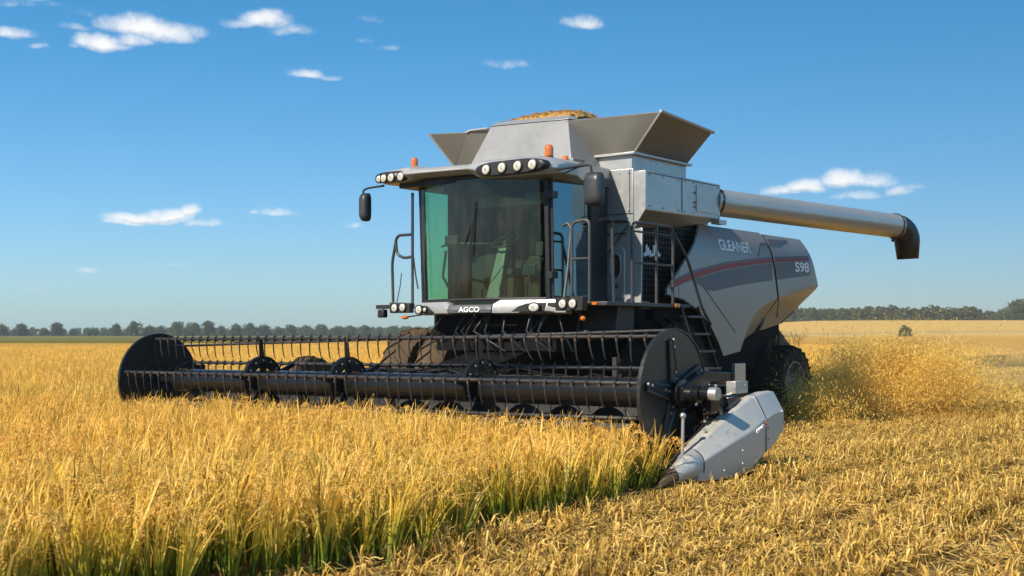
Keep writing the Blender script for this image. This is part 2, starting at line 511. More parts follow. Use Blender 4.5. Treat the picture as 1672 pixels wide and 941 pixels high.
# ------------------------------------------------------------------ plants as small meshes for the scatter
class Fast:
    """fast mesh of ribbons and grains with a colour per vertex"""
    def __init__(s): s.v = []; s.f = []; s.c = []
    def ribbon(s, pts, w, side, cols, thin_end=True):
        n = len(pts); o = len(s.v)
        for i, p in enumerate(pts):
            k = i / (n - 1)
            ww = w * (1 - .85 * k ** 2.2 if thin_end else 1) * .5
            s.v.append((p[0] + side[0] * ww, p[1] + side[1] * ww, p[2] + side[2] * ww))
            s.v.append((p[0] - side[0] * ww, p[1] - side[1] * ww, p[2] - side[2] * ww))
            s.c += [cols[i], cols[i]]
        for i in range(n - 1):
            s.f.append((o + 2 * i, o + 2 * i + 1, o + 2 * i + 3, o + 2 * i + 2))
    def grain(s, p, d, l, w, col):
        d = Vector(d).normalized(); a = d.orthogonal().normalized() * w; b = d.cross(a.normalized()) * w
        p = Vector(p); o = len(s.v)
        for q in (p, p + d * l * .5 + a, p + d * l * .5 + b, p + d * l * .5 - a, p + d * l * .5 - b, p + d * l):
            s.v.append(tuple(q)); s.c.append(col)
        for i in range(4):
            k = (i + 1) % 4
            s.f.append((o, o + 1 + k, o + 1 + i)); s.f.append((o + 5, o + 1 + i, o + 1 + k))
    def build(s, name, mat, coll=None, smooth=False):
        me = bpy.data.meshes.new(name)
        me.from_pydata(s.v, [], s.f)
        at = me.color_attributes.new('Col', 'FLOAT_COLOR', 'POINT')
        at.data.foreach_set('color', np.array([(*c, 1) for c in s.c], dtype=np.float32).ravel())
        me.materials.append(MATS[mat])
        o = bpy.data.objects.new(name, me)
        (coll or COL).objects.link(o)
        return o

def lerp3(a, b, k): return tuple(x + (y - x) * k for x, y in zip(a, b))
GREEN = (.09, .16, .012); YGREEN = (.33, .34, .028); GOLD = (.86, .48, .035); PALE = (.97, .71, .22); GRAIN = (.87, .54, .10); BROWN = (.46, .23, .035)

def rice_plant(F, cx, cy, r, H=.635, leaves=14, panicles=4, grains=30, segs=6, gl=.0155, gw=.0046, wmul=1.0):
    for i in range(leaves):
        a = r.uniform(0, 2 * math.pi); rad = r.uniform(0, .05)
        h = H * r.uniform(.74, 1.2); lean = r.uniform(.05, .36); droop = r.uniform(0, .10) if r.random() < .6 else r.uniform(.12, .34)
        dx, dy = math.cos(a), math.sin(a)
        x0, y0 = cx + dx * rad, cy + dy * rad
        gold = r.uniform(.35, 1.0); tip = lerp3(GOLD, PALE, r.uniform(0, .9)) if r.random() < .8 else BROWN
        pts = []; cols = []
        for k in range(segs + 1):
            q = k / segs
            out_ = lean * q ** 1.7 * h + droop * max(0, q - .6) ** 1.5 * 2.0
            z = h * q - droop * max(0, q - .55) ** 2 * 3.2
            wob = .012 * math.sin(q * 5 + a * 3)
            pts.append((x0 + dx * out_ - dy * wob, y0 + dy * out_ + dx * wob, z))
            cols.append(lerp3(lerp3(GREEN, YGREEN, min(1, q * 1.7)), tip, min(1, max(0, (q * 1.55 - .45) * (0.5 + gold)))))
        tw = r.uniform(-.6, .6)
        F.ribbon(pts, r.uniform(.010, .021) * wmul, (-dy * math.cos(tw) + dx * math.sin(tw) * .5, dx * math.cos(tw) + dy * math.sin(tw) * .5, math.sin(tw) * .4), cols)
    for i in range(panicles):
        a = r.uniform(0, 2 * math.pi); dx, dy = math.cos(a), math.sin(a)
        h = H * r.uniform(.80, 1.0); L = r.uniform(.18, .29)
        stem = []
        for k in range(5):
            q = k / 4
            stem.append((cx + dx * .10 * q ** 2, cy + dy * .10 * q ** 2, h * .92 * q))
        F.ribbon(stem, .004 * wmul, (-dy, dx, 0), [lerp3(YGREEN, GOLD, k / 4) for k in range(5)], False)
        arc = []
        for k in range(9):
            q = k / 8; th = R(80 - 165 * q)
            if k == 0: p = Vector(stem[-1])
            else: p = p + Vector((dx * math.cos(th), dy * math.cos(th), math.sin(th))) * (L / 8)
            arc.append(p.copy())
        F.ribbon([tuple(p) for p in arc], .003 * wmul, (-dy, dx, 0), [PALE] * 9, False)
        for g_ in range(grains):
            q = r.uniform(.12, 1) * 7.99; k = int(q); f = q - k
            p = arc[k].lerp(arc[k + 1], f)
            d = (arc[k + 1] - arc[k]).normalized()
            e = Vector((r.gauss(0, 1), r.gauss(0, 1), r.gauss(0, 1) - .5)).normalized()
            p = p + e * r.uniform(.001, .017)
            F.grain(p, d + e * .5, gl * r.uniform(.8, 1.2), gw * r.uniform(.85, 1.25), lerp3(GRAIN, PALE, r.uniform(0, .75)))

src = bpy.data.collections.new('plant_sources')        # not linked to the scene: only instanced
def sub(name):
    c = bpy.data.collections.new(name); return c
c_hill, c_patch, c_stub, c_stubfar = sub('rice_near'), sub('rice_far'), sub('stubble_near'), sub('stubble_far')
for k in range(7):
    F = Fast(); r = random.Random(100 + k)
    rice_plant(F, 0, 0, r, leaves=17, panicles=r.choice((2, 2, 3, 3)))
    F.build('rice_hill', 'rice_leaf', c_hill)
for k in range(5):
    F = Fast(); r = random.Random(200 + k)
    for i in range(6):
        for j in range(6):
            rice_plant(F, (i + r.uniform(.1, .9)) / 6 - .5, (j + r.uniform(.1, .9)) / 6 - .5, r, H=.66 * r.uniform(.9, 1.07), leaves=8, panicles=2, grains=9, segs=3, gl=.024, gw=.006, wmul=1.35)
    F.build('rice_patch', 'rice_leaf', c_patch)

S_D = (.19, .10, .018); S_M = (.64, .37, .055); S_P = (.95, .64, .19); S_G = (.30, .27, .04)
def stubble_patch(r, lx, ly, tufts, litter, wmul=1.0, segs=4):
    F = Fast()
    for i in range(tufts):
        cx, cy = r.uniform(-lx / 2, lx / 2), r.uniform(-ly / 2, ly / 2)
        grn = r.random() < .12
        for k in range(r.randint(6, 11)):
            a = r.uniform(0, 2 * math.pi); dx, dy = math.cos(a), math.sin(a)
            h = r.uniform(.08, .23); ln = r.uniform(.1, .7)
            x0, y0 = cx + dx * r.uniform(0, .035), cy + dy * r.uniform(0, .035)
            curl = r.uniform(0, .16)
            pts = []
            for q in np.linspace(0, 1, segs + 1):
                o_ = ln * h * q ** 1.6
                pts.append((x0 + dx * o_, y0 + dy * o_, h * q - curl * max(0, q - .5) ** 2 * 3))
            tc = lerp3(S_M, S_P, r.uniform(0, 1) ** 1.2) if r.random() < .8 else lerp3(S_D, S_M, r.random())
            bc = S_G if grn else S_D
            F.ribbon(pts, r.uniform(.006, .013) * wmul, (-dy, dx, r.uniform(-.4, .4)), [lerp3(bc, tc, min(1, q * 1.35)) for q in np.linspace(0, 1, segs + 1)], r.random() < .6)
    for i in range(litter):
        x0, y0, z0 = r.uniform(-lx / 2, lx / 2), r.uniform(-ly / 2, ly / 2), r.uniform(.015, .12)
        a = r.uniform(0, 2 * math.pi); L = r.uniform(.05, .20); bend = r.gauss(0, 2.6); pitch = r.gauss(0, .35)
        pts = [Vector((x0, y0, z0))]
        for k in range(4):
            a += bend / 4
            pts.append(pts[-1] + Vector((math.cos(a), math.sin(a), math.sin(pitch + k * r.uniform(-.3, .2)))) * L / 4)
        for p in pts: p.z = max(p.z, .006)
        tc = lerp3(S_D, S_P, r.uniform(.15, 1))
        F.ribbon([tuple(p) for p in pts], r.uniform(.004, .009) * wmul, (-math.sin(a) * .8, math.cos(a) * .8, .55), [tc] * 5, r.random() < .5)
    return F
c_litter = sub('straw_litter')
for k in range(8):
    stubble_patch(random.Random(300 + k), .13, .13, 3, 5).build('stubble_tuft', 'straw', c_stub)
for k in range(6):
    stubble_patch(random.Random(330 + k), .5, .5, 2, 46).build('straw_litter', 'straw', c_litter)
for k in range(4):
    stubble_patch(random.Random(350 + k), 1.05, 1.05, 38, 120, 2.0, 2).build('stubble_sheet', 'straw', c_stubfar)

def scatter(name, pts, rot, scl, coll, label, cat, kind='stuff'):
    """one object: a point per plant, plants set on the points by geometry nodes"""
    me = bpy.data.meshes.new(name)
    me.vertices.add(len(pts))
    me.vertices.foreach_set('co', np.asarray(pts, dtype=np.float32).ravel())
    a = me.attributes.new('rot', 'FLOAT_VECTOR', 'POINT'); a.data.foreach_set('vector', np.asarray(rot, dtype=np.float32).ravel())
    a = me.attributes.new('scl', 'FLOAT_VECTOR', 'POINT'); a.data.foreach_set('vector', np.asarray(scl, dtype=np.float32).ravel())
    a = me.attributes.new('pick', 'INT', 'POINT'); a.data.foreach_set('value', rs.randint(0, 1000, len(pts)).astype(np.int32))
    o = bpy.data.objects.new(name, me); COL.objects.link(o)
    ng = bpy.data.node_groups.new(name, 'GeometryNodeTree')
    ng.interface.new_socket('Geometry', in_out='INPUT', socket_type='NodeSocketGeometry')
    ng.interface.new_socket('Geometry', in_out='OUTPUT', socket_type='NodeSocketGeometry')
    N = ng.nodes; L = ng.links
    gi = N.new('NodeGroupInput'); go = N.new('NodeGroupOutput')
    mp_ = N.new('GeometryNodeMeshToPoints')
    ip = N.new('GeometryNodeInstanceOnPoints')
    ci = N.new('GeometryNodeCollectionInfo'); ci.inputs['Collection'].default_value = coll
    ci.inputs['Separate Children'].default_value = True; ci.inputs['Reset Children'].default_value = True
    def na(n_, typ):
        x = N.new('GeometryNodeInputNamedAttribute'); x.data_type = typ; x.inputs['Name'].default_value = n_; return x.outputs[0]
    L.new(gi.outputs[0], mp_.inputs[0]); L.new(mp_.outputs[0], ip.inputs['Points'])
    L.new(ci.outputs[0], ip.inputs['Instance']); ip.inputs['Pick Instance'].default_value = True
    L.new(na('pick', 'INT'), ip.inputs['Instance Index'])
    e2r = N.new('FunctionNodeEulerToRotation'); L.new(na('rot', 'FLOAT_VECTOR'), e2r.inputs[0]); L.new(e2r.outputs[0], ip.inputs['Rotation'])
    L.new(na('scl', 'FLOAT_VECTOR'), ip.inputs['Scale'])
    L.new(ip.outputs[0], go.inputs[0])
    md = o.modifiers.new('scatter', 'NODES'); md.node_group = ng
    tag(o, label, cat, kind=kind)
    return o

def grid_pts(x0, x1, y0, y1, d, jit):
    xs = np.arange(x0, x1, d); ys = np.arange(y0, y1, d)
    X, Y = np.meshgrid(xs, ys); X = X.ravel(); Y = Y.ravel()
    return X + rs.uniform(-jit, jit, X.size) * d, Y + rs.uniform(-jit, jit, X.size) * d

def frustum(X, Y, m0=1.2, k=.44):
    return (np.abs(X) < Y * k + m0) & (Y > 1.5)

def standing(U, B):
    e = .12 * np.sin(B * 1.9) + .09 * np.sin(B * 5.1 + 1) + .06 * np.sin(B * 13) + rs.normal(0, .09, U.shape)
    ahead = (U < 4.92 + e + .62 * np.clip((-B - 1.0) / 3.2, 0, 1)) & (B < -.42) | ((U < 4.50) & (B < -.30))
    beside = (U < -4.95 + e * .6)
    return ahead | beside

c38, s38 = math.cos(MA), math.sin(MA)
def m2w(U, B): return MO.x + U * c38 - B * s38, MO.y + U * s38 + B * c38
def w2m(X, Y):
    dx, dy = X - MO.x, Y - MO.y
    return dx * c38 + dy * s38, -dx * s38 + dy * c38

# near rice: one plant a point
U, B = grid_pts(-24, 6, -16, 14, .175, .45)
X, Y = m2w(U, B)
ok = standing(U, B) & frustum(X, Y, 1.6) & (Y < 19.5) & (Y > 3.0)
U, B, X, Y = U[ok], B[ok], X[ok], Y[ok]
n = len(X)
hb = 1 + .05 * np.sin(X * 1.3 + Y * .7) + .04 * np.sin(Y * 2.1 - X * .9)
edge = np.clip((U - .62 * np.clip((-B - 1.0) / 3.2, 0, 1) - 4.45) / .5, 0, 1) * (B < 0)
rot = np.stack([rs.normal(0, .12, n) , rs.normal(0, .12, n), rs.uniform(0, 6.283, n)], 1)
# plants on the cut edge lean out over the stubble
rot[:, 0] += edge * rs.uniform(-.02, .26, n) * .8
rot[:, 1] += edge * rs.uniform(-.02, .26, n) * .6
rz = rot[:, 2].copy()
sc_ = rs.uniform(.86, 1.14, n) * hb
scl = np.stack([sc_ * rs.uniform(.9, 1.15, n)] * 2 + [sc_], 1)
scatter('rice_crop', np.stack([X, Y, np.zeros(n)], 1), rot, scl, c_hill, 'ripe golden rice with drooping grain heads in front of the header', 'rice crop')
print('near rice', n)
U, B = grid_pts(-70, 6, -25, 130, .93, .12)
X, Y = m2w(U, B)
st = standing(U, B)
ok = st & frustum(X, Y, 2.0) & (Y >= 19.2) & (Y < 105)
U, B, X, Y = U[ok], B[ok], X[ok], Y[ok]
n = len(X)
rot = np.stack([rs.normal(0, .02, n), rs.normal(0, .02, n), MA + rs.randint(0, 4, n) * math.pi / 2], 1)
sz = rs.uniform(.93, 1.07, n)
scatter('rice_field', np.stack([X, Y, np.zeros(n)], 1), rot, np.stack([np.full(n, 1.02), np.full(n, 1.02), sz], 1), c_patch, 'golden rice field stretching away behind the harvester', 'rice field')
print('far rice', n)

# stubble
def cut(U, B):
    return ~((U < 4.95 + .62 * np.clip((-B - 1.0) / 3.2, 0, 1)) & (B < -.35) | (U < -4.95))
def row_points(u0, u1, b0, b1, du, db):
    us = np.arange(u0, u1, du); bs = np.arange(b0, b1, db)
    U, B = np.meshgrid(us, bs); U = U.ravel(); B = B.ravel()
    return U + rs.normal(0, .022, U.size) + .03 * np.sin(B * 1.3 + U * 7), B + rs.uniform(-.5, .5, B.size) * db
U, B = row_points(-6, 22, -12, 26, .33, .095)
X, Y = m2w(U, B)
ok = cut(U, B) & frustum(X, Y, 1.0) & (Y < 25) & (Y > 4.5) & (rs.uniform(0, 1, U.size) > .06)
U, B, X, Y = U[ok], B[ok], X[ok], Y[ok]; n = len(X)
def pressed(U, B):
    # wheel tracks of the earlier pass: flattened bands along the rows
    t_ = np.mod(U - 6.0, 4.6)
    return np.exp(-((t_ - .55) / .30) ** 2) + np.exp(-((t_ - 2.9) / .30) ** 2)
sz = .92 * rs.uniform(.65, 1.3, n) * (1 + .15 * np.sin(B * .9 + U)) * (1 + .28 * np.sin(U * 2 * math.pi / 1.32)) * (1 - .38 * np.clip(pressed(U, B), 0, 1))
under = (np.abs(U) < 4.9) & (B > -.5) & (B < 12)
sz = np.where(under, sz * .75, sz)
near_edge = np.clip((U - 4.9) / .9, .45, 1); sz = np.where((B < 0), sz * near_edge, sz)
rot = np.stack([rs.normal(0, .10, n), rs.normal(0, .10, n), rs.uniform(0, 6.283, n)], 1)
scatter('stubble', np.stack([X, Y, np.zeros(n)], 1), rot, np.stack([rs.uniform(.9, 1.3, n)] * 2 + [sz], 1), c_stub, 'cut straw stubble standing in drill rows beside the uncut rice', 'stubble')
U, B = grid_pts(-6, 22, -12, 26, .42, .35)
X, Y = m2w(U, B)
ok = cut(U, B) & frustum(X, Y, 1.0) & (Y < 25) & (Y > 4.5) & (rs.uniform(0, 1, U.size) > .25)
U, B, X, Y = U[ok], B[ok], X[ok], Y[ok]; n2_ = len(X)
scatter('straw_litter', np.stack([X, Y, np.full(n2_, .0)], 1), np.stack([np.zeros(n2_), np.zeros(n2_), rs.uniform(0, 6.28, n2_)], 1), np.stack([rs.uniform(.8, 1.3, n2_)] * 2 + [rs.uniform(.5, 1.1, n2_)], 1), c_litter, 'loose broken straw lying between the stubble rows', 'straw')
print('near stubble', n)
U, B = grid_pts(-6, 60, 0, 110, .9, .2)
X, Y = m2w(U, B)
ok = cut(U, B) & frustum(X, Y, 2.0) & (Y >= 24.5) & (Y < 85)
U, B, X, Y = U[ok], B[ok], X[ok], Y[ok]; n = len(X)
track = np.sin(U * 2 * math.pi / 3.1 + .4)
sz = (1.0 + .35 * track) * rs.uniform(.75, 1.2, n)
rot = np.stack([rs.normal(0, .02, n), rs.normal(0, .02, n), rs.uniform(0, 6.283, n)], 1)
scatter('stubble_field', np.stack([X, Y, np.zeros(n)], 1), rot, np.stack([np.full(n, 1.1)] * 2 + [sz], 1), c_stubfar, 'pale stubble reaching back behind the flying chaff', 'stubble')
print('far stubble', n)

# ------------------------------------------------------------------ trees
def tree_mesh(seed, H, W, n_leaf, col_a, col_b, leaf=.42, trunk=True, flat=0.0):
    r = random.Random(seed); F = Fast()
    blobs = []
    for i in range(r.randint(9, 13)):
        a = r.uniform(0, 6.283); q = r.uniform(0, .36) * W
        blobs.append((math.cos(a) * q, math.sin(a) * q, H * r.uniform(.32, .80), r.uniform(.16, .28) * W))
    blobs.append((0, 0, H * .72, .24 * W))
    for i in range(5):
        a = i * 1.26 + r.random(); blobs.append((math.cos(a) * W * .28, math.sin(a) * W * .28, H * .17, W * .19))
    for i in range(n_leaf):
        bx, by, bz, br = r.choice(blobs)
        d = Vector((r.gauss(0, 1), r.gauss(0, 1), r.gauss(0, 1))).normalized()
        rad = br * r.uniform(.55, 1.08)
        p = Vector((bx, by, bz)) + d * rad
        if p.z < H * .06: p.z = H * .06 + r.random() * .5
        nrm = (d + Vector((r.gauss(0, .5), r.gauss(0, .5), r.gauss(0, .5)))).normalized()
        a_ = nrm.orthogonal().normalized(); b_ = nrm.cross(a_)
        s_ = leaf * r.uniform(.6, 1.4); c = lerp3(col_a, col_b, r.random())
        o = len(F.v)
        for u_, v_ in ((-1, -.2), (-.2, -1), (1, -.3), (.6, .9), (-.7, .8)):
            F.v.append(tuple(p + a_ * u_ * s_ + b_ * v_ * s_)); F.c.append(c)
        F.f.append(tuple(range(o, o + 5)))
    me_holder = F
    T = MB()
    T.tube([(0, 0, -.3), (.05, .02, H * .2), (-.05, .05, H * .45), (.1, 0, H * .66)], [W * .035, W * .028, W * .018, W * .006], 7)
    for i in range(5):
        a = i * 1.3 + r.random(); h0 = H * r.uniform(.2, .42)
        T.tube([(0, 0, h0), (math.cos(a) * W * .15, math.sin(a) * W * .15, h0 + H * .13), (math.cos(a) * W * .30, math.sin(a) * W * .30, h0 + H * .24)], [W * .016, W * .01, W * .003], 5)
    return F, T

TV = []
for k in range(5):
    H_ = (8.6, 7.2, 9.2, 6.4, 8.0)[k]; W_ = (8.5, 9.5, 8.0, 9.0, 10.5)[k]
    TV.append((tree_mesh(500 + k, H_, W_, 1500, (.030, .050, .014), (.085, .115, .035), .36), H_, W_))
protos = []
def make_tree(k, x, y, s, label, group=None, rz=0.0, sz=1.0):
    (F, T), H_, W_ = TV[k]
    z = float(hill(x, y))
    root = bpy.data.objects.new('tree', None); COL.objects.link(root)
    root.location = (x, y, z); root.scale = (s, s, s * sz); root.rotation_euler = (0, 0, rz)
    tag(root, label, 'tree', group)
    if len([p for p in protos if p[0] == k]):
        _, cm, tm = [p for p in protos if p[0] == k][0]
        c = cm.copy(); COL.objects.link(c); tt = tm.copy(); COL.objects.link(tt)
    else:
        c = F.build('crown', 'tree_leaf'); tt = T.build('trunk', 'bark'); protos.append((k, c, tt))
    c.parent = root; tt.parent = root
    return root

def px_at(px, Y): return (px - 836) / 2000 * Y
FAR = 'tree in the long row of trees at the far edge of the green strip'
left = [(4, 545, 1.0, 1, FAR, 1), (34, 540, .95, 4, 'broad low tree at the far left end of the tree row', 1), (72, 560, .8, 3, FAR, 1),
        (93, 545, 1.0, 0, 'round dark tree standing slightly taller, second crown from the left end', 1.0),
        (119, 560, .7, 3, FAR, 1), (150, 560, .85, 1, FAR, .9), (170, 600, .7, 4, FAR, .9), (191, 545, .95, 4, FAR, 1), (219, 540, 1.0, 0, 'bold rounded tree left of the reel end disc, above the green strip', 1.08),
        (243, 545, .9, 1, FAR, 1), (262, 560, .9, 3, FAR, 1.1), (287, 540, 1.05, 2, 'tall tree above the far end disc of the reel', 1.0), (303, 560, .9, 1, FAR, 1), (318, 545, 1.0, 2, FAR, 1), (340, 540, 1.05, 0, 'tall full tree just right of the far reel disc', 1.05),
        (360, 560, .9, 1, FAR, 1), (384, 555, 1.0, 4, FAR, .95), (408, 555, .98, 0, FAR, 1), (434, 560, .95, 1, FAR, 1.05), (455, 590, .95, 3, FAR, 1), (476, 590, 1.0, 2, FAR, .9), (500, 600, 1.0, 4, FAR, .9), (525, 600, 1.0, 0, FAR, .95), (548, 610, 1.0, 1, FAR, .95),
        (572, 620, 1.0, 4, FAR, .9), (596, 630, 1.0, 2, FAR, .9), (618, 640, 1.0, 1, FAR, .9), (640, 650, 1.0, 0, FAR, .85), (660, 660, 1.0, 4, FAR, .9)]
ORD = 'first second third fourth fifth sixth seventh eighth ninth tenth eleventh twelfth thirteenth fourteenth fifteenth sixteenth seventeenth eighteenth nineteenth twentieth twenty-first twenty-second twenty-third twenty-fourth twenty-fifth twenty-sixth twenty-seventh twenty-eighth twenty-ninth'.split()
KINDW = ['rounded', 'low broad', 'narrow tall', 'short bushy', 'wide spreading']
for i, (px, Y_, s_, k, lab, sz) in enumerate(left):
    if lab is FAR: lab = KINDW[k] + ' tree, ' + ORD[i] + ' from the left end of the far tree row'
    make_tree(k, px_at(px, Y_), Y_, s_ * .77, lab, 'trees in the row along the far left field edge', rz=i * 1.7, sz=sz)
RG = 'trees standing at the right end of the far wood'
make_tree(2, px_at(1664, 500), 500, 1.0, 'rounded tree taller than the wood at the right edge of the view', RG, .3, 1.0)
make_tree(1, px_at(1640, 520), 520, .72, 'low tree beside the taller one at the right edge of the view', RG, 1.3, 1.0)
bt = make_tree(3, px_at(1478, 300), 300, .42, 'small round green bush alone on the field boundary before the wood', None, 2.0, 1.0)
bt.name = 'bush'; bt['category'] = 'bush'

c_tree = sub('wood_trees')
for k in range(4):
    F, T = tree_mesh(600 + k, 8.5, 8.5, 900, (.030, .050, .014), (.080, .105, .032), .5)
    F.build('wood_crown', 'tree_leaf', c_tree)
def wood(name, rows, label):
    P = []; S = []
    for (x0, x1, Y0, Y1, hmul, dx) in rows:
        x = x0
        while x < x1:
            q = (x - x0) / (x1 - x0); Y_ = Y0 + (Y1 - Y0) * q + rnd.uniform(-8, 14)
            X_ = px_at(x, Y_)
            P.append((X_, Y_, float(hill(X_, Y_)) - .5)); s_ = hmul * rnd.uniform(.8, 1.15)
            S.append((s_ * 1.05, s_ * 1.05, s_)); x += dx * rnd.uniform(.6, 1.4)
    n = len(P)
    return scatter(name, np.array(P), np.stack([np.zeros(n), np.zeros(n), rs.uniform(0, 6.28, n)], 1), np.array(S), c_tree, label, 'wood')
wood('wood', [(1270, 1590, 520, 500, .70, 8), (1270, 1600, 545, 530, .72, 8), (1590, 1740, 560, 545, .62, 8), (1590, 1740, 600, 600, .66, 8)], 'dense dark wood on the rise behind the flying chaff')
wood('distant_wood', [(-60, 340, 760, 760, .70, 12), (300, 760, 820, 820, .75, 10), (560, 1290, 720, 640, .72, 11), (-1100, -60, 620, 640, .72, 14), (1740, 2600, 560, 600, .75, 14)], 'low bluish line of woodland far behind the left trees')

# ------------------------------------------------------------------ the harvester
H = bpy.data.objects.new('combine_harvester', None); COL.objects.link(H)
H.location = MO; H.rotation_euler = (0, 0, MA)
tag(H, 'grey combine harvester cutting ripe rice with a wide black reel', 'combine harvester')
UL = (1, 0, 0); BK = (0, 1, 0)
TILT = .0063
HZ = .92
def hz(u): return HZ + TILT * u           # the header hangs slightly lower at its far end

# ---- reel
reel = MB()
UE = 4.62
for a_, b_ in ((-4.1, -2.2), (-2.1, -.45), (-.35, 1.88), (1.98, 4.3)):
    reel.tube([(a_, 0, hz(a_)), (b_, 0, hz(b_))], .172, 24)
reel.tube([(-4.95, 0, hz(-4.95)), (4.95, 0, hz(4.95))], .06, 12)
reel = reel.build('reel', 'black_paint', H, smooth=40)
ANG = [168, 96, 24, -48, -120]
RB = .635
def bar_pt(k, u, rr=RB):
    a = R(ANG[k]); return Vector((u, math.cos(a) * rr, hz(u) + math.sin(a) * rr))
for k in range(5):
    m_ = MB(); m_.tube([bar_pt(k, -UE), bar_pt(k, UE)], .0235, 10)
    m_.build('tine_bar', 'bar_steel', reel)
def end_disc(u, out):
    m_ = MB()
    m_.ring((u, 0, hz(u)), UL, [(-.010, .10), (-.010, .70), (-.022, .705), (-.022, .722), (.022, .722), (.022, .705), (.010, .70), (.010, .10)], 72)
    # pressed ribs and arms on the outer face
    for k in range(5):
        a = R(ANG[k] + 3)
        e = Vector((0, math.cos(a), math.sin(a))); f = Vector((0, -math.sin(a), math.cos(a)))
        c0 = Vector((u + out * .03, 0, hz(u)))
        ci = Vector((u - out * .022, 0, hz(u)))
        m_.tube([ci + e * .17, ci + e * .62], [.028, .016], 6)
        for sgn in (-1, 1):
            p = [c0 + e * .12 + f * .07 * sgn, c0 + e * .60 + f * .035 * sgn]
            m_.tube([p[0], p[1]], [.022, .014], 6)
        m_.sheet([c0 + e * .12 + f * .07, c0 + e * .60 + f * .035, c0 + e * .60 - f * .035, c0 + e * .12 - f * .07], .006)
    m_.ring((u - out * .03, 0, hz(u)), UL, [(-.03, .26), (-.03, .30), (.02, .30), (.02, .26), (-.03, .26)], 40)
    return m_.build('end_disc', 'black_disc', reel, smooth=40)
for u_, o_ in ((UE + .03, 1), (-UE - .03, -1)):
    d_ = end_disc(u_, o_)
    if o_ > 0: bolts([(bar_pt(k, u_ + o_ * .045, rr), UL, .016, .02, 8) for k in range(5) for rr in (.60, .52, .24, .16)], reel)
    hb_ = MB()
    hb_.ring((u_, 0, hz(u_)), UL, [(o_ * a, r_) for a, r_ in ((.0, .0005), (.0, .17), (.05, .17), (.06, .13), (.11, .13), (.115, .16), (.135, .16), (.14, .10), (.26, .09), (.27, .11), (.30, .11), (.31, .0005))], 24)
    for j in range(8):
        a = j * math.pi / 4
        hb_.disc((u_ + o_ * .062, math.cos(a) * .15, hz(u_) + math.sin(a) * .15), UL, .014, .03, 6)
    hb_.build('hub', 'black_paint', reel, smooth=30)
# spiders part-way along the reel
for u_ in (-2.15, -.4, 1.93):
    m_ = MB()
    z_ = hz(u_)
    secs = []
    for j in range(33):
        a = R(-35 + 7.7 * j)
        e = Vector((0, math.cos(a), math.sin(a)))
        w0, w1 = .19, .34
        c_ = Vector((u_, -.03, z_ + .03))
        secs.append([c_ + e * w0 + Vector((-.012, 0, 0)), c_ + e * w1 + Vector((-.012, 0, 0)), c_ + e * w1 + Vector((-.03, 0, 0)), c_ + e * (w1 + .012) + Vector((-.03, 0, 0)), c_ + e * (w1 + .012) + Vector((.03, 0, 0)), c_ + e * w1 + Vector((.03, 0, 0)), c_ + e * w1 + Vector((.012, 0, 0)), c_ + e * w0 + Vector((.012, 0, 0))])
    m_.loft(secs)
    for k in range(5):
        a = R(ANG[k]); e = Vector((0, math.cos(a), math.sin(a))); f = Vector((0, -math.sin(a), math.cos(a)))
        c_ = Vector((u_, 0, z_))
        m_.loft([[c_ + e * q + f * w * sg + Vector((t_, 0, 0)) for sg, t_ in ((-1, -.012), (1, -.012), (1, .012), (-1, .012))] for q, w in ((.15, .06), (.40, .038), (.655, .026))])
    m_.build('reel_spider', 'black_paint', reel, smooth=40)
    bolts([((u_ + .035, -.03 + math.cos(a) * .29, z_ + .03 + math.sin(a) * .29), UL, .013, .02, 8) for a in [R(-20 + 28 * j) for j in range(9)]], reel)

def tine_shape(mb, k, u, L=.27, jit=0.0):
    p = bar_pt(k, u)
    # clip round the bar, then a slightly curved finger
    mb.ring((u, p.y, p.z), UL, [(-.014, .024), (-.014, .036), (.014, .036), (.014, .024)], 10)
    mb.tube([(u, p.y, p.z + .032), (u + .004, p.y - .004, p.z + .062)], .006, 5)
    mb.tube([(u, p.y - .03, p.z - .01), (u + .002, p.y - .036, p.z - .075), (u + .010 + jit * .4, p.y - .036, p.z - L * .55), (u + .020 + jit, p.y - .030, p.z - L * .85), (u + .030 + jit * 1.3, p.y - .018, p.z - L)], [.011, .011, .010, .008, .005], 5)
NT_ = 49
def uu_of(k, i): return -UE + .13 + (2 * UE - .26) * i / (NT_ - 1) + (.04 if k == 1 else 0)
base_me = {}
for k in (0, 1):
    for i in range(NT_):
        u_ = uu_of(k, i) + rnd.uniform(-.006, .006)
        mb = MB(); tine_shape(mb, k, u_, .275 * rnd.uniform(.93, 1.07), rnd.gauss(0, .012) + (0.05 if rnd.random() < .04 else 0))
        nf = len(mb.f); p = bar_pt(k, u_)
        mb.box(u_ - .012, u_ + .012, p.y - .045, p.y - .022, p.z - .05, p.z - .015)
        to = mb.build('tine', 'tine_black', reel, smooth=60)
        to.data.materials.append(MATS['rust_clip'])
        for f_ in list(to.data.polygons)[nf:]: f_.material_index = 1
rest = MB()
for k in (2, 3, 4):
    for i in range(NT_):
        tine_shape(rest, k, uu_of(k, i), .25, rnd.gauss(0, .012))
tag(rest.build('tine', 'tine_black', reel, smooth=60), kind='stuff')
# the second pipe just above and behind the top tine bar, on struts from the back frame
m_ = MB()
m_.tube([(-UE + .1, .10, hz(-4.5) + .52), (UE - .05, .10, hz(4.5) + .70)], .017, 8)
m_.tube([(-UE + .2, -.30, hz(-4.5) - .33), (UE - .05, -.30, hz(4.5) - .27)], .022, 8)
m_.build('reel_brace_pipe', 'bar_steel', reel)

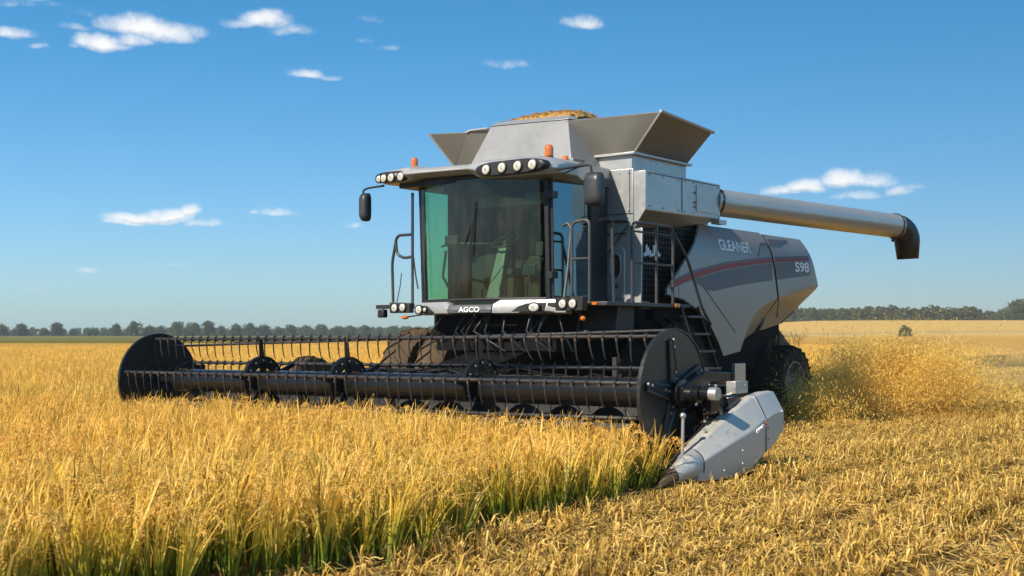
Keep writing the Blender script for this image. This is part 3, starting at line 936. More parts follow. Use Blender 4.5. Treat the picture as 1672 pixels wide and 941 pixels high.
# ---- header (trough, knife, table auger, end sheets, divider)
hd = MB()
zb = lambda u: TILT * u
EU = 4.88
hd.sheet([(-EU, .62, .22 + zb(-EU)), (EU, .62, .22 + zb(EU)), (EU, .78, .98 + zb(EU)), (-EU, .78, .86 + zb(-EU))], .02)   # back sheet
hd.sheet([(-EU, -.38, .13 + zb(-EU)), (EU, -.38, .13 + zb(EU)), (EU, .66, .20 + zb(EU)), (-EU, .66, .20 + zb(-EU))], .02)   # floor
hd.box(-EU, EU, .74, .90, .80, .92)
hd.box(-EU, EU, .80, .93, .28, .42)
header = hd.build('header', 'dark_frame', H, bevel=.008)
m_ = MB()
for i in range(122):
    u_ = -EU + .05 + i * .08
    m_.loft([[(u_ - .02, -.38, .115 + zb(u_)), (u_ + .02, -.38, .115 + zb(u_)), (u_ + .02, -.38, .14 + zb(u_)), (u_ - .02, -.38, .14 + zb(u_))], [(u_ - .003, -.50, .12 + zb(u_)), (u_ + .003, -.50, .12 + zb(u_)), (u_ + .003, -.50, .126 + zb(u_)), (u_ - .003, -.50, .126 + zb(u_))]])
m_.build('cutter_bar', 'bar_steel', header)
m_ = MB()
m_.tube([(-EU + .05, .32, .46 + zb(-EU)), (EU - .05, .32, .46 + zb(EU))], .17, 20)
o0 = len(m_.v)
sec = []
for j in range(700):
    q = j / 699; u_ = -EU + .1 + (2 * EU - .2) * q; a = (1 if u_ < 0 else -1) * u_ * 2 * math.pi / .62
    cz = .46 + zb(u_)
    sec.append([(u_, .32 + math.cos(a) * .165, cz + math.sin(a) * .165), (u_, .32 + math.cos(a) * .27, cz + math.sin(a) * .27), (u_ + .008, .32 + math.cos(a) * .27, cz + math.sin(a) * .27), (u_ + .008, .32 + math.cos(a) * .165, cz + math.sin(a) * .165)])
m_.loft(sec)
m_.build('table_auger', 'dark_frame', header, smooth=50)
# back-frame posts, feeder opening frame and hoses above the back sheet
m_ = MB(); m_.box(-1.2, 1.4, .935, .98, .3, 1.12)
m_.build('feeder_frame', 'dark_frame', header, bevel=.006)
for u_ in (-4.2, -3.1, -1.6, -1.0, 1.25, 2.3, 3.35, 4.1, 4.4):
    m_ = MB(); m_.box(u_ - .03, u_ + .03, .80, .88, .3, 1.04 + zb(u_) + (.26 if u_ > 3 else 0))
    m_.build('frame_post', 'dark_frame', header, bevel=.006)
m_ = MB(); m_.box(2.9, 4.6, .885, .93, 1.16, 1.20)
m_.build('frame_rail', 'dark_frame', header, bevel=.006)
m_ = MB()
for j, (u0, u1, zz) in enumerate(((-1.4, 1.9, 1.04), (-.9, 2.6, 1.12), (1.0, 3.9, 1.06), (-3.8, -1.2, .98))):
    pts = [(u0 + (u1 - u0) * q / 10, .84 + .04 * math.sin(q * 2 + j), zz + .05 * math.sin(q * 1.7 + j)) for q in range(11)]
    m_.tube(pts, .016, 6)
m_.build('hydraulic_hose', 'black_rough', header, smooth=80)
# reel arms
for u_ in (-4.80, 4.80):
    m_ = MB()
    z_ = hz(u_)
    m_.loft([[(u_ + a, b + da, z + dz) for a, da, dz in ((-.035, 0, -s_), (.035, 0, -s_), (.035, 0, s_), (-.035, 0, s_))] for b, z, s_ in ((-.1, z_, .07), (.5, z_ + .17, .07), (1.0, z_ + .15, .06))])
    m_.tube([(u_, .35, z_ + .05), (u_, .92, z_ - .38)], .032, 10)
    m_.tube([(u_, .35, z_ + .05), (u_, .62, z_ - .16)], .045, 10)
    m_.build('reel_arm', 'black_paint', header, bevel=.006)
# end sheets: dark inner walls of the header
for sgn in (-1, 1):
    u_ = sgn * (EU + .01)
    m_ = MB()
    prof = [(-.62, .10), (-.30, .08), (.85, .12), (.92, .85), (.55, .74), (.1, .50), (-.35, .30)]
    m_.loft([[(u_ - .012, b, z + zb(u_)) for b, z in prof], [(u_ + .012, b, z + zb(u_)) for b, z in prof]])
    m_.build('end_sheet', 'black_disc', header, bevel=.004)
# drive gear beside the near disc: motor, shaft, brackets, hoses
m_ = MB()
z_ = hz(4.9)
m_.tube([(4.93, 0, z_), (5.0, 0, z_)], .10, 16)
m_.tube([(4.98, .02, z_ + .01), (5.10, .02, z_ + .01)], .075, 16)
m_.box(4.93, 5.06, .12, .5, z_ - .22, z_ - .02)
m_.box(4.92, 5.10, .45, .72, z_ - .30, z_ - .05)
m_.tube([(4.99, .30, z_ - .10), (4.99, .95, z_ - .02)], .05, 12)
m_.box(4.9, 5.02, .62, .88, z_ - .62, z_ - .25)
m_.box(4.92, 5.08, .02, .3, .25, .55)
m_.tube([(4.97, .16, .62), (4.97, .78, .52)], .06, 12)
m_.tube([(5.02, .45, .40), (5.02, .45, .75)], .08, 12)
m_.build('reel_drive', 'black_paint', header, bevel=.008)
m_ = MB()
m_.box(4.94, 5.06, .68, .98, z_ - .02, z_ + .12)
m_.build('valve_block', 'bolt_steel', header, bevel=.006)
m_ = MB(); m_.tube([(5.10, .02, z_ + .01), (5.20, .02, z_ + .01)], .072, 18)
m_.build('drive_motor', 'bolt_steel', header, bevel=.006)
m_ = MB()
for j in range(7):
    p0 = Vector((4.98 + .02 * j, .1 + .06 * j, z_ - .02 - .03 * j)); p3 = Vector((4.96 + rnd.uniform(0, .12), .75 + rnd.uniform(-.1, .2), .45 + rnd.uniform(-.1, .35)))
    mid = (p0 + p3) / 2 + Vector((rnd.uniform(.02, .10), rnd.uniform(-.05, .05), rnd.uniform(-.15, .22)))
    m_.tube([p0.lerp(mid, q / 6).lerp(mid.lerp(p3, q / 6), q / 6) for q in range(7)], .014, 6)
m_.build('hydraulic_hose', 'plastic_black', header, smooth=80)
bolts([((4.93 + rnd.uniform(0, .16), rnd.uniform(-.05, .85), z_ + rnd.uniform(-.45, .12)), UL if j % 2 else BK, rnd.uniform(.008, .018), .02, 6) for j in range(38)], header)

def hexsec(b, u0, u1, u2, z0, z1, z2, zt):
    """cross-section of the divider at b: inner foot, inner top, crown, outer shoulder, outer foot"""
    return [(u0, b, z0), (u0, b, z1), (u0 + .07, b, zt), (u1, b, zt - .01), (u2, b, z2), (u2, b, z0 + .0), ((u0 + u2) / 2, b, z0 - .01)]
dv = MB()
dv.loft([hexsec(-.42, 4.93, 5.10, 5.20, .06, .26, .24, .35),
         hexsec(-.20, 4.90, 5.12, 5.25, .05, .34, .32, .46),
         hexsec(.20, 4.92, 5.14, 5.30, .05, .48, .44, .64),
         hexsec(.50, 4.97, 5.16, 5.33, .10, .60, .52, .78),
         hexsec(.86, 5.02, 5.19, 5.34, .27, .74, .64, .91)])
divider = dv.build('crop_divider', 'divider_paint', header, bevel=.012, smooth=30)
m_ = MB()
m_.loft([hexsec(.866, 5.02, 5.19, 5.34, .27, .74, .64, .91),
         hexsec(1.08, 5.04, 5.21, 5.345, .36, .79, .70, .945),
         hexsec(1.32, 5.06, 5.215, 5.345, .50, .80, .72, .95)])
m_.build('divider_rear_shell', 'divider_paint', header, bevel=.012, smooth=30)
nose = MB()
def csec(b, u, z, ru, rz, n=14):
    return [(u + ru * math.cos(2 * math.pi * j / n), b, z + rz * math.sin(2 * math.pi * j / n)) for j in range(n)]
nose.loft([csec(-1.02, 5.06, .035, .010, .010), csec(-.92, 5.06, .06, .035, .035), csec(-.70, 5.06, .13, .085, .085), csec(-.50, 5.07, .185, .125, .13), csec(-.36, 5.07, .21, .155, .17), csec(-.34, 5.07, .21, .145, .16)])
nose.build('divider_nose', 'divider_paint', header, smooth=50)
m_ = MB()
m_.loft([csec(-.72, 5.06, .125, .088, .090), csec(-.86, 5.06, .078, .056, .058), csec(-1.04, 5.06, .03, .012, .012)])
m_.build('nose_shoe', 'muddy_rubber', header, smooth=50)
m_ = MB()
m_.tube([(5.03, -.50, .27), (5.03, -.46, .30)], .045, 14)
m_.tube([(5.03, -.46, .29), (5.03, -.44, .72)], .0175, 12)
m_.ball((5.03, -.44, .745), .034, 14)
m_.build('marker_rod', 'bolt_steel', header, smooth=50)

bolts([((5.345 + .003, b_, z_), UL, .010, .012, 8) for b_, z_ in ((.93, .42), (.93, .55), (1.26, .60), (1.26, .72), (.30, .20), (.30, .34), (.62, .24), (-.12, .16))], header)
m_ = MB(); m_.tube([(5.07 + .158 * math.cos(a), -.335, .21 + .175 * math.sin(a)) for a in [2 * math.pi * i / 24 for i in range(25)]], .006, 5)
m_.build('nose_clamp', 'dark_frame', header, smooth=60)
m_ = MB(); m_.tube([(5.348, .864, .28), (5.35, .862, .64), (5.20, .862, .918), (5.10, .862, .918)], .0035, 5)
m_.build('divider_seam', 'seam', header)
def lettering(text, name, mat, parent, origin, xdir, updir, size, width=None, shear=0.0, bold=.010, ext=.004, follow=None):
    """letters cut from thin sheet, as a mesh part"""
    cu = bpy.data.curves.new(name, 'FONT'); cu.body = text; cu.size = size; cu.extrude = ext; cu.offset = bold * size; cu.shear = shear
    o = bpy.data.objects.new(name, cu); COL.objects.link(o)
    bpy.context.view_layer.update()
    dg = bpy.context.evaluated_depsgraph_get()
    me = bpy.data.meshes.new_from_object(o.evaluated_get(dg))
    bpy.data.objects.remove(o, do_unlink=True)
    xs = [v.co.x for v in me.vertices]; w = max(xs) - min(xs)
    k = (width / w) if width else 1.0
    xd = Vector(xdir).normalized(); ud = Vector(updir).normalized(); nd = xd.cross(ud)
    for v in me.vertices:
        c = v.co.copy(); v.co = Vector(origin) + xd * ((c.x - min(xs)) * k) + ud * c.y + nd * c.z
    if follow is not None:
        for v in me.vertices: v.co.x = follow(v.co.y, v.co.z) + .008
    ob = bpy.data.objects.new(name, me); COL.objects.link(ob); me.materials.clear(); me.materials.append(MATS[mat]); ob.parent = parent
    return ob
lettering('GLEANER', 'lettering', 'lettering_white', header, (5.352, .62, .50), (0, 1, .30), (0, -.30, 1), .065, .19, .2)
lettering('S', 'lettering', 'lettering_orange', header, (5.353, .845, .575), (0, 1, .30), (0, -.30, 1), .06, .04, .2)

# ---- chassis and dark underside
m_ = MB()
m_.box(-1.15, 1.2, 2.62, 4.6, 1.35, 1.93)
m_.box(-1.3, 1.35, 3.3, 8.6, .95, 1.7)
m_.box(-1.6, 1.62, 4.0, 4.7, .68, 1.02)
m_.box(-1.2, 1.2, 9.2, 9.55, .52, .74)
m_.box(-1.25, 1.3, 7.9, 9.6, 1.0, 1.9)
m_.box(-1.45, 1.5, 2.9, 4.5, 1.55, 1.98)
chassis = m_.build('chassis', 'black_rough', H, bevel=.01)
m_ = MB()
m_.loft([[(-.55, .98, .35), (.6, .98, .35), (.6, .98, .95), (-.55, .98, .95)], [(-.5, 3.4, .9), (.55, 3.4, .9), (.55, 3.2, 1.45), (-.5, 3.2, 1.45)]])
m_.build('feeder_house', 'black_rough', H, bevel=.01)
m_ = MB()
for j in range(14):
    x0 = rnd.uniform(-1.1, 1.3); y0 = 2.3 + rnd.uniform(0, .3)
    m_.tube([(x0, y0, 1.9), (x0 + rnd.uniform(-.2, .2), y0 - .12, 1.65), (x0 + rnd.uniform(-.3, .3), y0 + .1, 1.35)], .018, 6)
m_.build('hydraulic_hose', 'plastic_black', chassis, smooth=80)
# rear chopper
m_ = MB()
m_.loft([[(-1.1, 9.55, .95), (1.25, 9.55, .95), (1.25, 9.6, 1.75), (-1.1, 9.6, 1.75)], [(-1.2, 10.25, .85), (1.3, 10.25, .85), (1.3, 10.15, 1.35), (-1.2, 10.15, 1.35)]])
m_.build('chopper', 'dark_frame', H, bevel=.01)

# ---- wheels
def wheel(u, b, r, w, rim_r, mat, face=1, lugs=22):
    root = None
    m_ = MB()
    m_.ring((u, b, r), UL, [(-w * .42, rim_r), (-w * .5, rim_r + (r - rim_r) * .35), (-w * .49, r * .90), (-w * .40, r * .955), (0, r * .965), (w * .40, r * .955), (w * .49, r * .90), (w * .5, rim_r + (r - rim_r) * .35), (w * .42, rim_r)], 56)
    for j in range(lugs):
        for sgn in (-1, 1):
            a0 = 2 * math.pi * (j + (.5 if sgn > 0 else 0)) / lugs; a1 = a0 + 2 * math.pi / lugs * 1.05
            secs = []
            for q in range(4):
                t_ = q / 3; a = a0 + (a1 - a0) * t_; x = sgn * w * (.01 + .50 * t_)
                rb = r * (.95 if t_ < .9 else .87); rt = r * (1.0 if t_ < .9 else .93)
                e = Vector((0, math.cos(a), math.sin(a))); f = Vector((0, -math.sin(a), math.cos(a))) * r * .034
                c_ = Vector((u + x, b, r))
                secs.append([c_ + e * rb - f, c_ + e * rt - f * .7, c_ + e * rt + f * .7, c_ + e * rb + f])
            m_.loft(secs)
    ty = m_.build('wheel', mat, H, smooth=40)
    m_ = MB()
    fo = face * w
    m_.ring((u, b, r), UL, [(fo * .44, rim_r * 1.0), (fo * .46, rim_r * 1.02), (fo * .46, rim_r * .93), (fo * .30, rim_r * .88), (fo * .18, rim_r * .62), (fo * .20, rim_r * .45), (fo * .30, rim_r * .38), (fo * .34, .0005)], 40)
    m_.ring((u, b, r), UL, [(-fo * .44, rim_r), (-fo * .2, rim_r * .9), (-fo * .1, .0005)], 40)
    rm = m_.build('rim', 'rim_paint', ty, smooth=40)
    m_ = MB()
    for j in range(8):
        a = j * math.pi / 4; m_.disc((u + fo * .27, b + math.cos(a) * rim_r * .52, r + math.sin(a) * rim_r * .52), UL, .022, .05, 6)
    m_.build('wheel_nut', 'bolt_steel', ty)
    return ty
wheel(1.95, 4.35, .92, .62, .42, 'rubber')
wheel(-2.2, 4.35, .86, .62, .40, 'muddy_rubber', -1)
wheel(-3.0, 4.35, .86, .62, .40, 'muddy_rubber', -1)
wheel(1.38, 9.32, .70, .82, .40, 'rubber')
wheel(-1.38, 9.32, .70, .82, .40, 'rubber', -1)
wheel(-3.75, 2.35, .62, .30, .26, 'muddy_rubber', -1, 16)
m_ = MB(); m_.box(-3.55, -3.45, .9, 2.4, .55, .68); m_.build('gauge_wheel_arm', 'dark_frame', header)

# ---- body side panels
ZL = lambda pts, u: [(u, b, z) for b, z in pts]
front_top = [(6.02, 3.41), (8.20, 3.40)]
arch1 = [(4.66, 2.20), (5.13, 2.14), (5.61, 1.98), (6.02, 1.74), (6.33, 1.46), (6.52, 1.23)]
arch2 = [(7.15, 1.31), (7.22, 1.45), (7.31, 1.61), (7.42, 1.76), (7.56, 1.90), (7.76, 2.03), (8.00, 2.12), (8.25, 2.19), (8.49, 2.24)]
def side_panel_front(u, sgn):
    m_ = MB()
    # subdivided outline lofted between a lower and an upper curve, gently bulged
    lower = arch1 + arch2
    def top_z(b):
        if b < 6.02: return 2.30 + (3.41 - 2.30) * (b - 4.66) / (6.02 - 4.66) * 1.0
        return 3.41
    bs = []
    for i in range(len(lower) - 1):
        (b0, z0), (b1, z1) = lower[i], lower[i + 1]
        for q in (0, .5): bs.append((b0 + (b1 - b0) * q, z0 + (z1 - z0) * q))
    bs.append(lower[-1])
    # keep only monotone b
    cols = []
    NZ = 26
    for (b, z0) in bs:
        zt = top_z(b); bb = b
        if b > 8.0:
            pass
        colu = []
        for k in range(NZ + 1):
            q = k / NZ; z = z0 + (zt - z0) * q
            # top edge runs on to the seam, which leans forward towards the top
            sh = -.29 * max(0, (b - 6.0) / 2.49) * (z - 2.24) / 1.16 if b > 6.0 and z > 2.24 else 0
            bul = .05 * math.sin(math.pi * min(1, max(0, (z - 1.2) / 2.2)))
            tuck = -.16 * max(0, (z - 2.9) / .5) ** 2
            colu.append((u + sgn * (bul + tuck), bb + sh, z))
        cols.append(colu)
    outer = cols
    inner = [[(x - sgn * .04, y, z) for x, y, z in c] for c in cols]
    n = len(cols)
    o = len(m_.v)
    for c in outer + inner: m_.v += c
    K = NZ + 1
    idx = lambda i, k, s_: o + (i + (n if s_ else 0)) * K + k
    for i in range(n - 1):
        for k in range(NZ):
            m_.f.append((idx(i, k, 0), idx(i + 1, k, 0), idx(i + 1, k + 1, 0), idx(i, k + 1, 0)))
            m_.f.append((idx(i, k, 1), idx(i, k + 1, 1), idx(i + 1, k + 1, 1), idx(i + 1, k, 1)))
        m_.f.append((idx(i, 0, 0), idx(i, 0, 1), idx(i + 1, 0, 1), idx(i + 1, 0, 0)))
        m_.f.append((idx(i, NZ, 0), idx(i + 1, NZ, 0), idx(i + 1, NZ, 1), idx(i, NZ, 1)))
    for i in (0, n - 1):
        for k in range(NZ):
            m_.f.append((idx(i, k, 0), idx(i, k + 1, 0), idx(i, k + 1, 1), idx(i, k, 1)))
    return m_
def surf_u(b, z, u0=1.75):
    """outer surface of the side panels at (b, z)"""
    return u0 + .05 * math.sin(math.pi * min(1, max(0, (z - 1.2) / 2.2))) - .16 * max(0, (z - 2.9) / .5) ** 2
panels = {}
for sgn in (1, -1):
    p_ = side_panel_front(1.75 * sgn, sgn).build('side_panel', 'body_grey', H, smooth=40)
    panels[sgn] = p_
    # rear hood: upper, middle, lower tucked facet
    m_ = MB()
    def seam_b(z): return 8.53 + (-.29 * (z - 2.24) / 1.16 if z > 2.24 else -.10 * (2.24 - z) / .6)
    def rear_b(z):
        if z >= 2.51: return 10.29 + (9.91 - 10.29) * (z - 2.51) / (3.38 - 2.51)
        return 10.29 + (9.70 - 10.29) * (2.51 - z) / (2.51 - 1.82)
    zs = [3.39, 3.3, 3.2, 3.1, 3.0, 2.9, 2.8, 2.7, 2.6, 2.52, 2.45, 2.38, 2.30, 2.2, 2.05, 1.92, 1.80]
    grid = []
    for z in zs:
        row = []
        for q in np.linspace(0, 1, 9):
            b = seam_b(z) + .012 + (rear_b(z) - seam_b(z) - .012) * q
            zz = z
            fac = 2.24 + (2.50 - 2.24) * q        # crease line of the lower facet
            x = surf_u(b, zz)
            if zz < fac: x -= (fac - zz) * .70
            if q == 1: x -= .02
            row.append((sgn * x, b, zz - (0.0 if z > 1.9 else .13 * (1 - q))))
        grid.append(row)
    o = len(m_.v)
    for row in grid: m_.v += row
    for row in grid: m_.v += [(x - sgn * .04, y, z) for x, y, z in row]
    NR, NC = len(grid), 9
    ix = lambda i, j, s_: o + s_ * NR * NC + i * NC + j
    for i in range(NR - 1):
        for j in range(NC - 1):
            m_.f.append((ix(i, j, 0), ix(i + 1, j, 0), ix(i + 1, j + 1, 0), ix(i, j + 1, 0)))
            m_.f.append((ix(i, j, 1), ix(i, j + 1, 1), ix(i + 1, j + 1, 1), ix(i + 1, j, 1)))
    for i in range(NR - 1):
        for j in (0, NC - 1):
            m_.f.append((ix(i, j, 0), ix(i + 1, j, 0), ix(i + 1, j, 1), ix(i, j, 1)))
    for j in range(NC - 1):
        for i in (0, NR - 1):
            m_.f.append((ix(i, j, 0), ix(i, j + 1, 0), ix(i, j + 1, 1), ix(i, j, 1)))
    m_.build('rear_panel', 'body_grey', H, smooth=22)
    # lower skirt between the arch and the seam: the same tucked facet carried forward
    m_ = MB()
    top = [(b, z) for b, z in arch2]
    bot = [(7.15 + (8.42 - 7.15) * i / 8, 1.29 + (1.64 - 1.29) * i / 8) for i in range(9)]
    rows = []
    for i in range(9):
        (b0, z0), (b1, z1) = top[i], bot[i]
        r_ = []
        for q in (0, .33, .66, 1.0):
            z = z0 + (z1 - z0) * q
            r_.append((sgn * (surf_u(b0, z0) - .002 - (z0 - z) * .70), b0 + (b1 - b0) * q, z))
        rows.append(r_)
    o = len(m_.v)
    for r_ in rows: m_.v += r_
    for i in range(8):
        for j in range(3): m_.f.append((o + i * 4 + j, o + (i + 1) * 4 + j, o + (i + 1) * 4 + j + 1, o + i * 4 + j + 1))
    m_.build('skirt_panel', 'body_grey', H, smooth=30)
# body core: roof deck and rear wall between the two sides
m_ = MB()
m_.sheet([(-1.56, 6.0, 3.38), (1.56, 6.0, 3.38), (1.56, 9.85, 3.37), (-1.56, 9.85, 3.37)], .05)
m_.loft([[(-1.5, 4.75, 1.6), (1.5, 4.75, 1.6), (1.5, 4.75, 2.3), (-1.5, 4.75, 2.3)], [(-1.55, 6.0, 1.5), (1.55, 6.0, 1.5), (1.55, 6.0, 3.3), (-1.55, 6.0, 3.3)], [(-1.55, 8.3, 1.9), (1.55, 8.3, 1.9), (1.55, 8.3, 3.3), (-1.55, 8.3, 3.3)], [(-1.45, 9.7, 2.0), (1.45, 9.7, 2.0), (1.5, 9.8, 3.3), (-1.5, 9.8, 3.3)]])
m_.build('body_core', 'black_rough', H)
m_ = MB()
m_.loft([[(sx * w, b, z) for sx in (-1, 1)] + [(sx * w, b + .04, z) for sx in (1, -1)] for b, z, w in ((9.93, 3.37, 1.53), (10.05, 3.0, 1.66), (10.28, 2.5, 1.68), (9.85, 2.0, 1.45), (9.66, 1.8, 1.30))])
m_.build('rear_hood', 'body_grey', H, smooth=30)
pn = panels[1]
def ribbon_on(name, top, bot, mat, parent, off=.004, step=.25):
    """thin stripe laid on the panel between two curves given as (b, z) lists"""
    def ev(c, b):
        for i in range(len(c) - 1):
            if c[i][0] <= b <= c[i + 1][0]:
                q = (b - c[i][0]) / (c[i + 1][0] - c[i][0]); return c[i][1] + (c[i + 1][1] - c[i][1]) * q
        return c[-1][1] if b > c[-1][0] else c[0][1]
    b0, b1 = max(top[0][0], bot[0][0]), min(top[-1][0], bot[-1][0])
    n = max(2, int((b1 - b0) / step)); m_ = MB(); secs = []
    for i in range(n + 1):
        b = b0 + (b1 - b0) * i / n; zt, zb_ = ev(top, b), ev(bot, b)
        secs.append([(surf_u(b, zb_ + (zt - zb_) * q) + off, b, zb_ + (zt - zb_) * q) for q in np.linspace(0, 1, 6)] + [(surf_u(b, zb_ + (zt - zb_) * q) + off - .006, b, zb_ + (zt - zb_) * q) for q in np.linspace(1, 0, 6)])
    m_.loft(secs)
    return m_.build(name, mat, parent, smooth=60)
redt = [(4.72, 2.39), (5.52, 2.595), (6.54, 2.77), (7.65, 2.89), (8.41, 2.95), (9.90, 3.04)]
redb = [(4.72, 2.29), (5.52, 2.50), (6.54, 2.685), (7.65, 2.815), (8.41, 2.88), (9.90, 2.985)]
cutat = lambda c, a, b_: [(x, z) for x, z in c if a < x < b_]
def clipc(c, a, b_):
    def ev(b):
        for i in range(len(c) - 1):
            if c[i][0] <= b <= c[i + 1][0]:
                q = (b - c[i][0]) / (c[i + 1][0] - c[i][0]); return c[i][1] + (c[i + 1][1] - c[i][1]) * q
    return [(a, ev(a))] + [p for p in c if a < p[0] < b_] + [(b_, ev(b_))]
dkt = [(x, z - .012) for x, z in redb]
dkt2 = clipc(dkt, 5.40, 9.90)
dkb = [(5.40, 2.455), (5.6, 2.42), (5.8, 2.35), (6.02, 2.29), (7.08, 2.44), (8.41, 2.57), (9.90, 2.71)]
thin_t = [(x, z + .035) for x, z in redt]; thin_b = [(x, z + .006) for x, z in redt]
for nm, tp, bt_, mt in (('red_stripe', redt, redb, 'stripe_red'), ('dark_stripe', dkt2, dkb, 'panel_dark'), ('dark_stripe', thin_t, thin_b, 'panel_dark')):
    for a_, b_ in ((4.75, 8.30), (8.44, 9.88)):
        a0 = max(a_, tp[0][0], bt_[0][0])
        if a0 >= b_: continue
        ribbon_on(nm, clipc(tp, a0, b_), clipc(bt_, a0, b_), mt, pn, .005 if mt != 'stripe_red' else .006)
# seam, crease and latch details
m_ = MB()
m_.tube([(surf_u(8, z) + .001, 8.53 + (-.29 * (z - 2.24) / 1.16 if z > 2.24 else -.10 * (2.24 - z) / .6) + .005, z) for z in np.linspace(1.9, 3.38, 14)], .009, 5)
m_.tube([(surf_u(5, z), b, z) for b, z in ((5.42, 2.60), (5.9, 2.30), (6.4, 1.97), (6.93, 1.63))], .008, 5)
m_.tube([(surf_u(5, z), b, z) for b, z in ((5.02, 2.16), (5.0, 2.4), (5.05, 2.75))], .005, 5)
m_.build('panel_seam', 'seam', pn)
m_ = MB()
P_ = lambda b, z, o=.012: (surf_u(b, z) + o, b, z)
m_.sheet([P_(8.32, 3.30), P_(8.34, 3.20), P_(8.75, 3.23), P_(9.15, 3.31), P_(9.2, 3.34)], .02)
m_.build('hood_scoop', 'panel_dark', pn)
m_ = MB()
m_.sheet([P_(7.74, 3.0), P_(7.80, 2.97), P_(8.0, 3.17), P_(8.24, 3.20), P_(8.22, 3.235), P_(7.97, 3.215)], .015)
m_.build('panel_recess', 'panel_dark', pn)
g0 = Vector((surf_u(7, 3.0) + .012, 6.56, 3.02))
tiltv = Vector((surf_u(7, 3.2) - surf_u(7, 3.0), 0, .2)).normalized()
lettering('GLEANER', 'lettering', 'lettering_white', pn, (surf_u(7, 3.0) + .016, 6.40, 3.005), (0, 1, 0), (0, 0, 1), .26, 1.13, 0, .016, .0, surf_u)
lettering('S98', 'lettering', 'lettering_white', pn, (surf_u(9, 2.76) + .018, 9.24, 2.755), (0, 1, .02), (0, 0, 1), .25, .60, 0, .022, .0, surf_u)

# ---- tank and engine walls
m_ = MB()
m_.sheet([(.80, 3.9, 2.07), (1.66, 3.9, 2.07), (1.66, 3.9, 4.10), (-1.6, 3.9, 4.10), (-1.6, 3.9, 2.07)], .06)
m_.sheet([(1.663, 3.93, 2.07), (1.78, 3.93, 2.07), (1.80, 3.93, 3.20), (1.663, 3.93, 3.19)], .03)
m_.box(-1.6, 1.44, 3.97, 4.9, 2.0, 4.05)
m_.box(-1.6, 1.44, 4.9, 6.6, 2.9, 4.05)
fw = m_.build('tank_body', 'tank_steel', H, bevel=.006)
m_ = MB()   # service door on the front wall
m_.sheet([(1.03, 3.885, 2.14), (1.52, 3.885, 2.14), (1.52, 3.885, 2.86), (1.44, 3.885, 2.95), (1.12, 3.885, 2.95), (1.03, 3.885, 2.86)], .03)
sdoor = m_.build('service_door', 'tank_steel', fw, bevel=.012)
m_ = MB()
def oval(cx, cz, rx, rz, n=20): return [(cx + rx * math.copysign(abs(math.cos(a)) ** .7, math.cos(a)), cz + rz * math.copysign(abs(math.sin(a)) ** .8, math.sin(a))) for a in [2 * math.pi * i / n for i in range(n)]]
m_.sheet([(x, 3.873, z) for x, z in oval(1.365, 2.64, .088, .17)], .012)
m_.build('door_window', 'plastic_black', sdoor)
m_ = MB()
m_.tube([(x, 3.868, z) for x, z in oval(1.365, 2.64, .095, .18)] + [(1.365 + .095, 3.868, 2.64)], .010, 6)
m_.build('window_rim', 'tank_steel', sdoor)
m_ = MB()
m_.disc((1.38, 3.86, 2.33), BK, .03, .02, 14); m_.disc((1.00, 3.89, 3.30), BK, .022, .02, 14); m_.disc((1.36, 3.862, 2.70), BK, .05, .012, 14)
m_.build('latch', 'rust_clip', fw)
m_ = MB()
m_.tube([(-1.6, 3.895, 3.42), (1.66, 3.895, 3.42)], .006, 5); m_.tube([(.99, 3.895, 2.1), (.99, 3.895, 3.40)], .005, 5); m_.tube([(1.60, 3.895, 3.42), (1.60, 3.895, 4.08)], .005, 5)
m_.build('panel_seam', 'seam', fw)
bolts([((u_, 3.895, z_), BK, .011, .016, 8) for u_ in (1.08, 1.25, 1.42, 1.58) for z_ in (3.47, 3.37, 4.04)], fw)
# upper band under the flares
m_ = MB()
m_.box(-1.62, 1.62, 3.93, 5.55, 4.05, 4.31)
m_.box(-1.70, 1.70, 3.86, 5.62, 4.31, 4.345)
m_.build('tank_collar', 'tank_steel', fw, bevel=.004)
# side box that carries the unloading auger
m_ = MB()
m_.loft([[(1.663, 3.91, 3.19), (1.86, 3.93, 3.47), (1.86, 3.93, 4.06), (1.663, 3.91, 4.06)], [(1.45, 6.25, 3.40), (1.86, 6.25, 3.49), (1.86, 6.25, 4.06), (1.45, 6.25, 4.06)]])
bx = m_.build('auger_box', 'tank_steel', H, bevel=.01)
m_ = MB()
m_.sheet([(1.872, 5.45, 3.56), (1.872, 6.18, 3.56), (1.872, 6.18, 3.98), (1.872, 5.45, 3.98)], .01)
m_.build('access_plate', 'tank_steel', bx, bevel=.004)
m_ = MB()
for zz in (3.63, 3.70, 3.85): m_.disc((1.885, 5.42, zz), UL, .022, .03, 8)
m_.box(1.8, 1.95, 6.05, 6.3, 3.40, 3.47)
m_.build('latch', 'bolt_steel', bx)
m_ = MB()
m_.tube([(1.866, 5.0, 3.50), (1.866, 5.0, 4.05)], .005, 5); m_.tube([(1.866, 4.0, 4.03), (1.866, 6.2, 4.03)], .005, 5)
m_.build('panel_seam', 'seam', bx)
bolts([((1.868, b_, z_), UL, .011, .014, 8) for b_ in (4.05, 4.45, 4.9, 5.1, 5.38, 6.2) for z_ in (3.53, 4.0)], bx)
